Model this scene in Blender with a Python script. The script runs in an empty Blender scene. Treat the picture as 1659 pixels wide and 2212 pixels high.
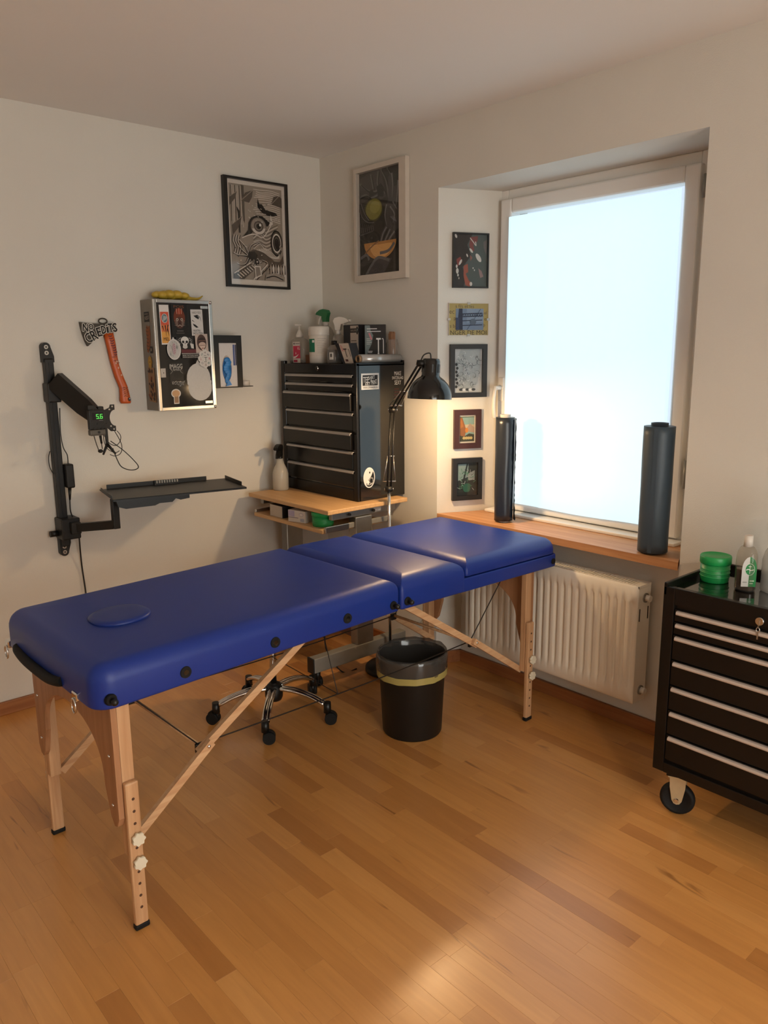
import bpy, bmesh, math, random
from mathutils import Vector, Matrix
random.seed(7)
PI = math.pi
SC = bpy.context.scene
COL = SC.collection

# ------------------------------------------------------------------ camera
F_PX = 1687.0
cam_d = bpy.data.cameras.new('camera')
cam_d.sensor_fit = 'VERTICAL'
cam_d.sensor_height = 36.0
cam_d.lens = 36.0 * F_PX / 2212.0
cam_d.clip_start = 0.05
cam = bpy.data.objects.new('camera', cam_d)
COL.objects.link(cam)
CAM = Vector((-2.614, -3.4457, 1.5198))
_yaw, _pit, _roll = 0.8483, -0.2018, -0.0086
_f = Vector((math.cos(_yaw) * math.cos(_pit), math.sin(_yaw) * math.cos(_pit), math.sin(_pit)))
_r = Vector((math.sin(_yaw), -math.cos(_yaw), 0))
_u = _r.cross(_f)
_r2 = _r * math.cos(_roll) + _u * math.sin(_roll)
_u2 = -_r * math.sin(_roll) + _u * math.cos(_roll)
_m = Matrix((_r2, _u2, -_f)).transposed().to_4x4()
_m.translation = CAM
cam.matrix_world = _m
SC.camera = cam

# ------------------------------------------------------------------ world, exposure
wd = bpy.data.worlds.new('world')
SC.world = wd
wd.use_nodes = True
bg = wd.node_tree.nodes['Background']
bg.inputs[0].default_value = (0.72, 0.85, 1.0, 1)
bg.inputs[1].default_value = 1.0
SC.view_settings.view_transform = 'Standard'
SC.view_settings.look = 'None'
SC.view_settings.exposure = 0.04
SC.view_settings.gamma = 1.0
SC.view_settings.use_curve_mapping = False
SC.cycles.max_bounces = 10
SC.cycles.diffuse_bounces = 6
SC.cycles.glossy_bounces = 4
SC.cycles.transparent_max_bounces = 16
SC.cycles.caustics_reflective = False
SC.cycles.caustics_refractive = False
SC.cycles.sample_clamp_indirect = 6.0

WINDOW_GLOW = 1.0        # daylight through the blind in view
FILL_WINDOW_GLOW = 7.0        # glow of the added window behind the camera, fills the room
FILL_PENDANT_GLOW = 600.0       # added hanging lamp behind the camera, fills the room
DESK_LAMP_W = 20.0         # bulb of the jointed lamp


# ------------------------------------------------------------------ materials
def lin(c):
    return c / 12.92 if c <= 0.04045 else ((c + 0.055) / 1.055) ** 2.4


def rgb(h):
    h = h.lstrip('#')
    return tuple(lin(int(h[i:i + 2], 16) / 255) for i in (0, 2, 4)) + (1,)


MATS = {}


def mat(name, col, rough=0.5, metal=0.0, spec=0.5, coat=0.0, noise=0.0, nscale=30.0, bump=0.0, bscale=80.0,
        emit=None, estr=0.0, trans=0.0, alpha=1.0, stretch=None, coat_rough=0.05):
    if name in MATS:
        return MATS[name]
    m = bpy.data.materials.new(name)
    m.use_nodes = True
    nt = m.node_tree
    b = nt.nodes['Principled BSDF']
    c = rgb(col) if isinstance(col, str) else tuple(col) + (1,)
    b.inputs['Base Color'].default_value = c
    b.inputs['Roughness'].default_value = rough
    b.inputs['Metallic'].default_value = metal
    b.inputs['Specular IOR Level'].default_value = spec
    b.inputs['Coat Weight'].default_value = coat
    b.inputs['Coat Roughness'].default_value = coat_rough
    b.inputs['Transmission Weight'].default_value = trans
    b.inputs['Alpha'].default_value = alpha
    if emit is not None:
        b.inputs['Emission Color'].default_value = rgb(emit) if isinstance(emit, str) else tuple(emit) + (1,)
        b.inputs['Emission Strength'].default_value = estr
    if noise > 0 or bump > 0:
        tc = nt.nodes.new('ShaderNodeTexCoord')
        vec = tc.outputs['Object']
        if stretch:
            mp = nt.nodes.new('ShaderNodeMapping')
            mp.inputs['Scale'].default_value = stretch
            nt.links.new(vec, mp.inputs['Vector'])
            vec = mp.outputs['Vector']
    if noise > 0:
        n = nt.nodes.new('ShaderNodeTexNoise')
        n.inputs['Scale'].default_value = nscale
        n.inputs['Detail'].default_value = 4
        nt.links.new(vec, n.inputs['Vector'])
        r = nt.nodes.new('ShaderNodeValToRGB')
        r.color_ramp.elements[0].position = 0.3
        r.color_ramp.elements[1].position = 0.7
        r.color_ramp.elements[0].color = tuple(max(0, x * (1 - noise)) for x in c[:3]) + (1,)
        r.color_ramp.elements[1].color = tuple(min(1, x * (1 + noise)) for x in c[:3]) + (1,)
        nt.links.new(n.outputs['Fac'], r.inputs['Fac'])
        nt.links.new(r.outputs['Color'], b.inputs['Base Color'])
    if bump > 0:
        n2 = nt.nodes.new('ShaderNodeTexNoise')
        n2.inputs['Scale'].default_value = bscale
        n2.inputs['Detail'].default_value = 3
        nt.links.new(vec, n2.inputs['Vector'])
        bp = nt.nodes.new('ShaderNodeBump')
        bp.inputs['Strength'].default_value = bump
        bp.inputs['Distance'].default_value = 0.004
        nt.links.new(n2.outputs['Fac'], bp.inputs['Height'])
        nt.links.new(bp.outputs['Normal'], b.inputs['Normal'])
    MATS[name] = m
    return m


def glass_mat(name, tint=(1, 1, 1), ior=1.45, rough=0.02, haze=0.0, hazecol=(0.8, 0.8, 0.8)):
    """thin clear sheet: clear through, mirror by fresnel, optionally hazy"""
    if name in MATS:
        return MATS[name]
    m = bpy.data.materials.new(name)
    m.use_nodes = True
    nt = m.node_tree
    nt.nodes.remove(nt.nodes['Principled BSDF'])
    out = nt.nodes['Material Output']
    t = nt.nodes.new('ShaderNodeBsdfTransparent')
    t.inputs[0].default_value = tuple(tint) + (1,)
    g = nt.nodes.new('ShaderNodeBsdfGlossy')
    g.inputs['Roughness'].default_value = rough
    lw = nt.nodes.new('ShaderNodeLayerWeight')
    lw.inputs[0].default_value = 0.5
    pw = nt.nodes.new('ShaderNodeMath'); pw.operation = 'POWER'; pw.inputs[1].default_value = 5.0
    nt.links.new(lw.outputs['Facing'], pw.inputs[0])
    fr = nt.nodes.new('ShaderNodeMath'); fr.operation = 'MULTIPLY_ADD'
    f0 = ((ior - 1) / (ior + 1)) ** 2
    fr.inputs[1].default_value = 1 - f0; fr.inputs[2].default_value = f0
    nt.links.new(pw.outputs[0], fr.inputs[0])
    mx = nt.nodes.new('ShaderNodeMixShader')
    src = t.outputs[0]
    if haze > 0:
        d = nt.nodes.new('ShaderNodeBsdfDiffuse')
        d.inputs[0].default_value = tuple(hazecol) + (1,)
        m2 = nt.nodes.new('ShaderNodeMixShader')
        m2.inputs[0].default_value = haze
        nt.links.new(t.outputs[0], m2.inputs[1])
        nt.links.new(d.outputs[0], m2.inputs[2])
        src = m2.outputs[0]
    nt.links.new(fr.outputs[0], mx.inputs[0])
    nt.links.new(src, mx.inputs[1])
    nt.links.new(g.outputs[0], mx.inputs[2])
    nt.links.new(mx.outputs[0], out.inputs[0])
    MATS[name] = m
    return m


def wood_mat(name, c1, c2, scale=6.0, rough=0.45, axis='z', spec=0.4, dist=3.0):
    """long grained wood, grain along the given object axis"""
    if name in MATS:
        return MATS[name]
    m = mat(name, c1, rough, spec=spec)
    nt = m.node_tree
    b = nt.nodes['Principled BSDF']
    tc = nt.nodes.new('ShaderNodeTexCoord')
    mp = nt.nodes.new('ShaderNodeMapping')
    s = {'x': (0.6, 12, 12), 'y': (12, 0.6, 12), 'z': (12, 12, 0.6)}[axis]
    mp.inputs['Scale'].default_value = s
    n = nt.nodes.new('ShaderNodeTexNoise')
    n.inputs['Scale'].default_value = scale
    n.inputs['Detail'].default_value = 5
    n.inputs['Distortion'].default_value = dist * 0.2
    r = nt.nodes.new('ShaderNodeValToRGB')
    r.color_ramp.elements[0].position = 0.35
    r.color_ramp.elements[1].position = 0.68
    r.color_ramp.elements[0].color = rgb(c2)
    r.color_ramp.elements[1].color = rgb(c1)
    nt.links.new(tc.outputs['Object'], mp.inputs[0])
    nt.links.new(mp.outputs[0], n.inputs['Vector'])
    nt.links.new(n.outputs['Fac'], r.inputs[0])
    nt.links.new(r.outputs[0], b.inputs['Base Color'])
    return m


def plank_mat():
    m = mat('beech parquet', '#b98a52', 0.3, spec=0.5)
    nt = m.node_tree
    b = nt.nodes['Principled BSDF']
    geo = nt.nodes.new('ShaderNodeNewGeometry')
    oi = nt.nodes.new('ShaderNodeObjectInfo')
    ad = nt.nodes.new('ShaderNodeMath'); ad.operation = 'ADD'
    fr = nt.nodes.new('ShaderNodeMath'); fr.operation = 'FRACT'
    nt.links.new(geo.outputs['Random Per Island'], ad.inputs[0])
    nt.links.new(oi.outputs['Random'], ad.inputs[1])
    nt.links.new(ad.outputs[0], fr.inputs[0])
    rnd = fr.outputs[0]
    # tone of each strip
    r = nt.nodes.new('ShaderNodeValToRGB')
    els = r.color_ramp.elements
    els[0].position = 0.0; els[0].color = rgb('#b57a3f')
    els[1].position = 1.0; els[1].color = rgb('#d69c5a')
    for pos, c in ((0.10, '#bd8246'), (0.18, '#c98d4c'), (0.55, '#cd914f'), (0.85, '#d19552')):
        e = els.new(pos); e.color = rgb(c)
    nt.links.new(rnd, r.inputs[0])
    # grain: world position shifted by the strip's own number
    ml = nt.nodes.new('ShaderNodeMath'); ml.operation = 'MULTIPLY'; ml.inputs[1].default_value = 37.0
    nt.links.new(rnd, ml.inputs[0])
    va = nt.nodes.new('ShaderNodeVectorMath'); va.operation = 'ADD'
    nt.links.new(geo.outputs['Position'], va.inputs[0])
    nt.links.new(ml.outputs[0], va.inputs[1])
    mp = nt.nodes.new('ShaderNodeMapping')
    mp.inputs['Scale'].default_value = (22, 1.6, 22)
    nt.links.new(va.outputs[0], mp.inputs[0])
    n = nt.nodes.new('ShaderNodeTexNoise')
    n.inputs['Scale'].default_value = 2.2; n.inputs['Detail'].default_value = 6; n.inputs['Distortion'].default_value = 0.8
    nt.links.new(mp.outputs[0], n.inputs['Vector'])
    gr = nt.nodes.new('ShaderNodeValToRGB')
    gr.color_ramp.elements[0].position = 0.2; gr.color_ramp.elements[0].color = (0.80, 0.76, 0.70, 1)
    gr.color_ramp.elements[1].position = 0.75; gr.color_ramp.elements[1].color = (1.0, 1.0, 1.0, 1)
    nt.links.new(n.outputs['Fac'], gr.inputs[0])
    mx = nt.nodes.new('ShaderNodeMix'); mx.data_type = 'RGBA'; mx.blend_type = 'MULTIPLY'
    mx.inputs[0].default_value = 0.8
    nt.links.new(r.outputs[0], mx.inputs[6]); nt.links.new(gr.outputs[0], mx.inputs[7])
    # dark mineral streaks, sparse
    mp2 = nt.nodes.new('ShaderNodeMapping')
    mp2.inputs['Scale'].default_value = (9, 0.9, 9)
    nt.links.new(va.outputs[0], mp2.inputs[0])
    n2 = nt.nodes.new('ShaderNodeTexNoise')
    n2.inputs['Scale'].default_value = 2.0; n2.inputs['Detail'].default_value = 3; n2.inputs['Distortion'].default_value = 1.6
    nt.links.new(mp2.outputs[0], n2.inputs['Vector'])
    st = nt.nodes.new('ShaderNodeValToRGB')
    st.color_ramp.elements[0].position = 0.665; st.color_ramp.elements[0].color = (1, 1, 1, 1)
    st.color_ramp.elements[1].position = 0.74; st.color_ramp.elements[1].color = (0.45, 0.36, 0.28, 1)
    nt.links.new(n2.outputs['Fac'], st.inputs[0])
    mx2 = nt.nodes.new('ShaderNodeMix'); mx2.data_type = 'RGBA'; mx2.blend_type = 'MULTIPLY'
    mx2.inputs[0].default_value = 0.8
    nt.links.new(mx.outputs[2], mx2.inputs[6]); nt.links.new(st.outputs[0], mx2.inputs[7])
    nt.links.new(mx2.outputs[2], b.inputs['Base Color'])
    b.inputs['Roughness'].default_value = 0.30
    b.inputs['Specular IOR Level'].default_value = 1.0
    bp = nt.nodes.new('ShaderNodeBump'); bp.inputs['Strength'].default_value = 0.03; bp.inputs['Distance'].default_value = 0.002
    nt.links.new(n.outputs['Fac'], bp.inputs['Height'])
    nt.links.new(bp.outputs['Normal'], b.inputs['Normal'])
    return m


WALL = mat('white wall plaster', '#d5d1c8', 0.9, spec=0.2, noise=0.015, nscale=3, bump=0.22, bscale=260)
CEIL = mat('ceiling paint', '#e4e2de', 0.95, spec=0.1, noise=0.01, nscale=2, bump=0.05, bscale=200)
BLACK = mat('black powder coat', '#14120f', 0.42, spec=0.4, noise=0.1, nscale=40)
BLACKG = mat('glossy black lacquer', '#0b0a09', 0.08, spec=0.5, coat=0.6, noise=0.05, nscale=8)
BLACKS = mat('black steel front', '#120f0d', 0.26, spec=0.32, noise=0.06, nscale=14)
RUBBER = mat('black rubber', '#0e0d0c', 0.7, spec=0.3, noise=0.1, nscale=50)
PLBLACK = mat('black plastic', '#12100e', 0.4, spec=0.4, noise=0.05, nscale=60)
CHROME = mat('chrome', '#d9d6d2', 0.08, metal=1.0, noise=0.02, nscale=20)
STEEL = mat('brushed steel', '#b4b0aa', 0.3, metal=1.0, noise=0.08, nscale=30, stretch=(1, 1, 20))
ALU = mat('grey aluminium', '#94908a', 0.38, metal=0.85, noise=0.05, nscale=30)
GREYMET = mat('grey painted metal', '#8c8982', 0.45, metal=0.3, noise=0.05, nscale=20)
HANDLE = mat('handle rail aluminium', '#cdbfb4', 0.4, metal=0.4, noise=0.03, nscale=20)
HANDLE2 = mat('dull handle rail', '#a9a49f', 0.4, metal=0.4, noise=0.03, nscale=20)
WHITEPL = mat('white plastic', '#dcd8d0', 0.35, noise=0.01, nscale=20)
PVC = mat('white window frame', '#e8e6e2', 0.4, noise=0.01, nscale=10)
CREAM = mat('cream radiator enamel', '#ece7db', 0.35, noise=0.01, nscale=10)
VINYL = mat('blue vinyl', '#152f80', 0.42, spec=0.36, noise=0.04, nscale=6, bump=0.06, bscale=500)
VINYLP = mat('blue vinyl plug', '#152e78', 0.42, spec=0.4, noise=0.04, nscale=6, bump=0.06, bscale=500)
BEECH = wood_mat('beech leg', '#c9a17a', '#b58a63', axis='z')
BEECHX = wood_mat('beech brace', '#cda881', '#bb9069', axis='x')
PLY = wood_mat('beech plywood panel', '#a87b58', '#966a48', axis='z', scale=4)
PLYEDGE = wood_mat('plywood edge', '#d8bd96', '#b8946a', axis='z', scale=14)
DESKW = wood_mat('maple desk board', '#cfa878', '#c1986a', axis='y')
SILLW = wood_mat('wooden sill', '#c8966a', '#b58055', axis='y', scale=5)
BASEW = wood_mat('wooden baseboard', '#a0693f', '#8c5731', axis='x', scale=4)
GLASS = glass_mat('clear glass')


# ------------------------------------------------------------------ mesh helpers
class MB:
    def __init__(self):
        self.v = []; self.f = []; self.fm = []; self.fs = []; self.mats = []

    def mi(self, m):
        if m not in self.mats:
            self.mats.append(m)
        return self.mats.index(m)

    def add(self, verts, faces, m, smooth=False, M=None):
        o = len(self.v); k = self.mi(m)
        for p in verts:
            p = Vector(p)
            self.v.append(M @ p if M is not None else p)
        for f in faces:
            self.f.append([i + o for i in f]); self.fm.append(k); self.fs.append(smooth)
        return self

    def from_bm(self, bm, m, smooth=False, M=None):
        bm.verts.index_update()
        self.add([v.co.copy() for v in bm.verts], [[v.index for v in f.verts] for f in bm.faces], m, smooth, M)
        bm.free()
        return self

    def box(self, x0, x1, y0, y1, z0, z1, m, bev=0.0, seg=2, M=None):
        bm = bmesh.new()
        bmesh.ops.create_cube(bm, size=1)
        for v in bm.verts:
            v.co = Vector(((x0 + x1) / 2 + v.co.x * abs(x1 - x0), (y0 + y1) / 2 + v.co.y * abs(y1 - y0),
                           (z0 + z1) / 2 + v.co.z * abs(z1 - z0)))
        if bev > 0:
            bmesh.ops.bevel(bm, geom=bm.edges[:], offset=bev, segments=seg, profile=0.5, affect='EDGES', clamp_overlap=True)
        return self.from_bm(bm, m, False, M)

    def cyl(self, a, b, r, m, r2=None, n=20, cap=True, smooth=True, M=None):
        a = Vector(a); b = Vector(b); r2 = r if r2 is None else r2
        d = (b - a).normalized()
        t = Vector((0, 0, 1)) if abs(d.z) < 0.9 else Vector((1, 0, 0))
        x = d.cross(t).normalized(); y = d.cross(x)
        vs = []
        for c, rr in ((a, r), (b, r2)):
            for i in range(n):
                an = 2 * PI * i / n
                vs.append(c + (x * math.cos(an) + y * math.sin(an)) * rr)
        fs = [[i, (i + 1) % n, n + (i + 1) % n, n + i] for i in range(n)]
        self.add(vs, fs, m, smooth, M)
        if cap:
            self.add(vs[:n], [list(range(n))[::-1]], m, False, M)
            self.add(vs[n:], [list(range(n))], m, False, M)
        return self

    def tube(self, pts, r, m, n=8, closed=False, M=None, flat=1.0):
        pts = [Vector(p) for p in pts]; L = len(pts); vs = []
        rr = r if isinstance(r, (list, tuple)) else [r] * L
        prev = None
        for i, p in enumerate(pts):
            if closed:
                d = pts[(i + 1) % L] - pts[i - 1]
            else:
                d = pts[min(i + 1, L - 1)] - pts[max(i - 1, 0)]
            d.normalize()
            if prev is None:
                t = Vector((0, 0, 1)) if abs(d.z) < 0.9 else Vector((1, 0, 0))
                x = d.cross(t).normalized()
            else:
                x = (prev - d * prev.dot(d))
                x = x.normalized() if x.length > 1e-6 else d.orthogonal().normalized()
            prev = x; y = d.cross(x)
            for k in range(n):
                an = 2 * PI * k / n
                vs.append(p + (x * math.cos(an) + y * math.sin(an) * flat) * rr[i])
        fs = []
        for i in range(L if closed else L - 1):
            j = (i + 1) % L
            for k in range(n):
                fs.append([i * n + k, i * n + (k + 1) % n, j * n + (k + 1) % n, j * n + k])
        self.add(vs, fs, m, True, M)
        if not closed:
            self.add(vs[:n], [list(range(n))[::-1]], m, False, M)
            self.add(vs[-n:], [list(range(n))], m, False, M)
        return self

    def lathe(self, prof, c, m, n=28, smooth=True, sx=1.0, sy=1.0, M=None, a0=0.0, a1=None):
        """prof: list of (radius, z) around vertical axis at c"""
        full = a1 is None
        a1 = 2 * PI if full else a1
        cols = n if full else n + 1
        vs = []
        for (r, z) in prof:
            for i in range(cols):
                an = a0 + (a1 - a0) * i / n
                vs.append((c[0] + math.cos(an) * r * sx, c[1] + math.sin(an) * r * sy, c[2] + z))
        fs = []
        for j in range(len(prof) - 1):
            for i in range(n):
                k = (i + 1) % cols
                fs.append([j * cols + i, j * cols + k, (j + 1) * cols + k, (j + 1) * cols + i])
        return self.add(vs, fs, m, smooth, M)

    def prism(self, poly, axis, d0, d1, m, M=None, smooth=False):
        """polygon in the plane across the axis, extruded d0..d1. axis x:(y,z) y:(x,z) z:(x,y)"""
        def p3(a, b, d):
            return {'x': (d, a, b), 'y': (a, d, b), 'z': (a, b, d)}[axis]
        n = len(poly)
        vs = [p3(a, b, d0) for a, b in poly] + [p3(a, b, d1) for a, b in poly]
        self.add(vs, [list(range(n)), list(range(n, 2 * n))[::-1]], m, False, M)
        self.add(vs, [[i, (i + 1) % n, n + (i + 1) % n, n + i] for i in range(n)], m, smooth, M)
        return self

    def ball(self, c, r, m, seg=16, rings=10, s=(1, 1, 1), M=None):
        vs = []; fs = []
        for j in range(rings + 1):
            t = PI * j / rings
            for i in range(seg):
                a = 2 * PI * i / seg
                vs.append((c[0] + r * s[0] * math.sin(t) * math.cos(a), c[1] + r * s[1] * math.sin(t) * math.sin(a), c[2] + r * s[2] * math.cos(t)))
        for j in range(rings):
            for i in range(seg):
                fs.append([j * seg + i, (j + 1) * seg + i, (j + 1) * seg + (i + 1) % seg, j * seg + (i + 1) % seg])
        return self.add(vs, fs, m, True, M)

    def build(self, name, parent=None, origin=None, smooth_angle=None):
        """verts are given in the parent's root frame if it is flagged local, else in world metres"""
        me = bpy.data.meshes.new(name)
        off = Vector((0, 0, 0))
        if parent is not None and not parent.get('_loc'):
            off = ROOTLOC.get(parent.name, Vector((0, 0, 0)))
        elif parent is None and origin is not None:
            off = Vector(origin)
        me.from_pydata([tuple(p - off) for p in self.v], [], self.f)
        for m in self.mats:
            me.materials.append(m)
        me.polygons.foreach_set('material_index', self.fm)
        me.polygons.foreach_set('use_smooth', self.fs)
        bm = bmesh.new(); bm.from_mesh(me)
        bmesh.ops.remove_doubles(bm, verts=bm.verts, dist=1e-6)
        bmesh.ops.recalc_face_normals(bm, faces=bm.faces)
        bm.to_mesh(me); bm.free()
        me.update()
        ob = bpy.data.objects.new(name, me)
        COL.objects.link(ob)
        if parent is not None:
            ob.parent = parent
            ROOTLOC[ob.name] = off
            if parent.get('_loc'):
                ob['_loc'] = 1
        elif origin is not None:
            ob.location = off
            ROOTLOC[ob.name] = off
        return ob


ROOTLOC = {}


def tag(o, label, cat, group=None):
    o['label'] = label; o['category'] = cat
    if group:
        o['group'] = group
    return o


def thing(name, label, cat, loc=(0, 0, 0), rotz=0.0, group=None, local=False):
    o = bpy.data.objects.new(name, None)
    o.empty_display_size = 0.05
    COL.objects.link(o)
    o.location = loc
    o.rotation_euler = (0, 0, rotz)
    ROOTLOC[o.name] = Vector(loc)
    if local:
        o['_loc'] = 1
    return tag(o, label, cat, group)


def structure(o):
    o['kind'] = 'structure'
    return o


def smooth_path(pts, n=8):
    pts = [Vector(p) for p in pts]
    out = []
    for i in range(len(pts) - 1):
        p0 = pts[max(i - 1, 0)]; p1 = pts[i]; p2 = pts[i + 1]; p3 = pts[min(i + 2, len(pts) - 1)]
        for k in range(n):
            t = k / n
            out.append(0.5 * ((2 * p1) + (p2 - p0) * t + (2 * p0 - 5 * p1 + 4 * p2 - p3) * t * t + (3 * p1 - p0 - 3 * p2 + p3) * t ** 3))
    out.append(pts[-1])
    return out


def rslab(mb, x0, x1, y0, y1, z0, z1, m, rc=(0.02,) * 4, rt=0.02, rb=0.005, cs=6, ts=6, fz=None, M=None, crown=0.0):
    """upholstered slab: rounded corners in plan (order x0y0,x1y0,x1y1,x0y1), rounded top and bottom edge"""
    prof = [(rb, 0.0)] if rb > 0 else []
    if rb > 0:
        for i in range(1, 4):
            a = PI / 2 * i / 3
            prof.append((rb - rb * math.sin(a), rb - rb * math.cos(a)))
    else:
        prof.append((0, 0))
    H = z1 - z0
    for i in range(ts + 1):
        a = PI / 2 * i / ts
        prof.append((rt - rt * math.cos(a), H - rt + rt * math.sin(a)))
    rings = []
    for ins, z in prof:
        ring = []
        cx = [(x0, y0, PI), (x1, y0, 1.5 * PI), (x1, y1, 0), (x0, y1, 0.5 * PI)]
        for q, (px, py, a0) in enumerate(cx):
            r = max(rc[q] - ins, 0.0015)
            sx = 1 if px == x0 else -1; sy = 1 if py == y0 else -1
            ox = px + sx * (ins + r); oy = py + sy * (ins + r)
            for k in range(cs + 1):
                an = a0 + PI / 2 * k / cs
                ring.append((ox + r * math.cos(an), oy + r * math.sin(an), z0 + z))
        rings.append(ring)
    N = len(rings[0])
    # crown: extra inner rings towards the centre
    inner = rings[-1]
    ccx, ccy = (x0 + x1) / 2, (y0 + y1) / 2
    for s, h in ((0.85, 0.5), (0.6, 0.85), (0.3, 1.0)):
        rings.append([(ccx + (p[0] - ccx) * s, ccy + (p[1] - ccy) * s, p[2] + crown * h) for p in inner])
    vs = []
    for ring in rings:
        for p in ring:
            z = p[2] if fz is None else fz(p[0], (p[2] - z0) / H)
            vs.append((p[0], p[1], z))
    fs = []
    for j in range(len(rings) - 1):
        for i in range(N):
            fs.append([j * N + i, j * N + (i + 1) % N, (j + 1) * N + (i + 1) % N, (j + 1) * N + i])
    mb.add(vs, fs, m, True, M)
    L = len(rings) - 1
    mb.add(vs, [[L * N + i for i in range(N)]], m, True, M)
    mb.add(vs, [[i for i in range(N)][::-1]], m, False, M)
    return mb


# ------------------------------------------------------------------ flat print
_txt = {}


def text_shape(s):
    if s in _txt:
        return _txt[s]
    cu = bpy.data.curves.new('t', 'FONT')
    cu.body = s; cu.resolution_u = 2
    ob = bpy.data.objects.new('t', cu)
    me = bpy.data.meshes.new_from_object(ob)
    vs = [(v.co.x, v.co.y) for v in me.vertices]
    fs = [list(p.vertices) for p in me.polygons]
    bpy.data.objects.remove(ob); bpy.data.curves.remove(cu); bpy.data.meshes.remove(me)
    _txt[s] = (vs, fs)
    return _txt[s]


def inkmat(c, rough=0.6):
    return mat('print ' + c, c, rough, spec=0.3, noise=0.03, nscale=120)


class Canvas:
    """flat print in metres: u right, v up; faces local -y; every stroke a hair in front of the last"""
    EPS = 0.00009

    def __init__(self, rough=0.6, d0=0.0):
        self.mb = MB(); self.n = 0; self.rough = rough; self.d0 = d0

    def _m(self, c):
        return c if not isinstance(c, str) else inkmat(c, self.rough)

    def _z(self):
        self.n += 1
        return -(self.d0 + self.n * self.EPS)

    def poly(self, pts, c):
        z = self._z()
        a = sum(pts[i][0] * pts[(i + 1) % len(pts)][1] - pts[(i + 1) % len(pts)][0] * pts[i][1] for i in range(len(pts)))
        if a < 0:
            pts = pts[::-1]
        self.mb.add([(p[0], z, p[1]) for p in pts], [list(range(len(pts)))], self._m(c))
        return self

    def rect(self, u0, v0, u1, v1, c):
        return self.poly([(u0, v0), (u1, v0), (u1, v1), (u0, v1)], c)

    def ell(self, cu, cv, ru, rv, c, rot=0.0, n=22, a0=0.0, a1=2 * PI):
        cr, sr = math.cos(rot), math.sin(rot)
        k = n if a1 - a0 > 6.28 else n + 1
        pts = []
        for i in range(k):
            a = a0 + (a1 - a0) * i / n
            x, y = ru * math.cos(a), rv * math.sin(a)
            pts.append((cu + x * cr - y * sr, cv + x * sr + y * cr))
        return self.poly(pts, c)

    def line(self, pts, w, c, taper=False, smooth=0):
        if smooth:
            pts = [(p.x, p.y) for p in smooth_path([(a, b, 0) for a, b in pts], smooth)]
        z = self._z(); L = len(pts); vs = []
        for i in range(L):
            a = pts[max(i - 1, 0)]; b = pts[min(i + 1, L - 1)]
            dx, dy = b[0] - a[0], b[1] - a[1]; l = math.hypot(dx, dy) or 1
            ww = w / 2 * ((1 - 0.85 * i / (L - 1)) if taper else 1)
            vs.append((pts[i][0] - dy / l * ww, z, pts[i][1] + dx / l * ww))
            vs.append((pts[i][0] + dy / l * ww, z, pts[i][1] - dx / l * ww))
        self.mb.add(vs, [[2 * i, 2 * i + 1, 2 * i + 3, 2 * i + 2] for i in range(L - 1)], self._m(c))
        return self

    def text(self, s, cu, cv, h, c, width=None, rot=0.0):
        vs, fs = text_shape(s)
        if not vs:
            return self
        x0 = min(v[0] for v in vs); x1 = max(v[0] for v in vs); y0 = min(v[1] for v in vs); y1 = max(v[1] for v in vs)
        sy = h / (y1 - y0); sx = sy if width is None else width / (x1 - x0)
        z = self._z(); cr, sr = math.cos(rot), math.sin(rot); out = []
        for x, y in vs:
            a = (x - (x0 + x1) / 2) * sx; b = (y - (y0 + y1) / 2) * sy
            out.append((cu + a * cr - b * sr, z, cv + a * sr + b * cr))
        self.mb.add(out, fs, self._m(c))
        return self

    def build(self, name, parent, M=None):
        if M is not None:
            self.mb.v = [M @ p for p in self.mb.v]
        return self.mb.build(name, parent)


def place(x, y, z, ang=0.0):
    """matrix for a print: local origin to world point, turned about z"""
    return Matrix.Translation((x, y, z)) @ Matrix.Rotation(ang, 4, 'Z')


WALLR = -PI / 2            # facing -x

# ================================================================== THE ROOM
CH = 2.5
XL, YF = -4.2, -5.3           # far ends of the room behind the camera
NL, NR, NT, ND = -0.863, -2.10, 2.23, 0.28     # window niche: left, right edge, top, depth
KS = 0.45                     # splay of the reveals
BL, BR = NL - KS * ND, NR + KS * ND             # niche at the window
NB = 0.12                     # depth of the niche under the sill
SILL = 0.762

# ---- floor
slab = MB().box(XL - 0.1, 0.3, YF - 0.1, 0.1, -0.12, -0.012, mat('screed', '#6d5a44', 0.9, noise=0.1))
floor = structure(slab.build('floor'))
PM = plank_mat()
SW = 0.0612
LENS = (0.30, 0.38, 0.46, 0.55, 0.64)


def plank_mesh(L):
    mb = MB().box(-SW / 2 + 0.00008, SW / 2 - 0.00008, -L / 2 + 0.00008, L / 2 - 0.00008, -0.012, 0.0, PM, bev=0.0003, seg=1)
    ob = mb.build('plank'); me = ob.data
    bpy.data.objects.remove(ob)
    return me


PLK = {L: plank_mesh(L) for L in LENS}


def to_px(p):
    d = Vector(p) - CAM
    x, y, z = d.dot(_r2), d.dot(_u2), d.dot(_f)
    if z < 0.1:
        return None
    return (829.5 + F_PX * x / z, 1106 - F_PX * y / z, z)


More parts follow.
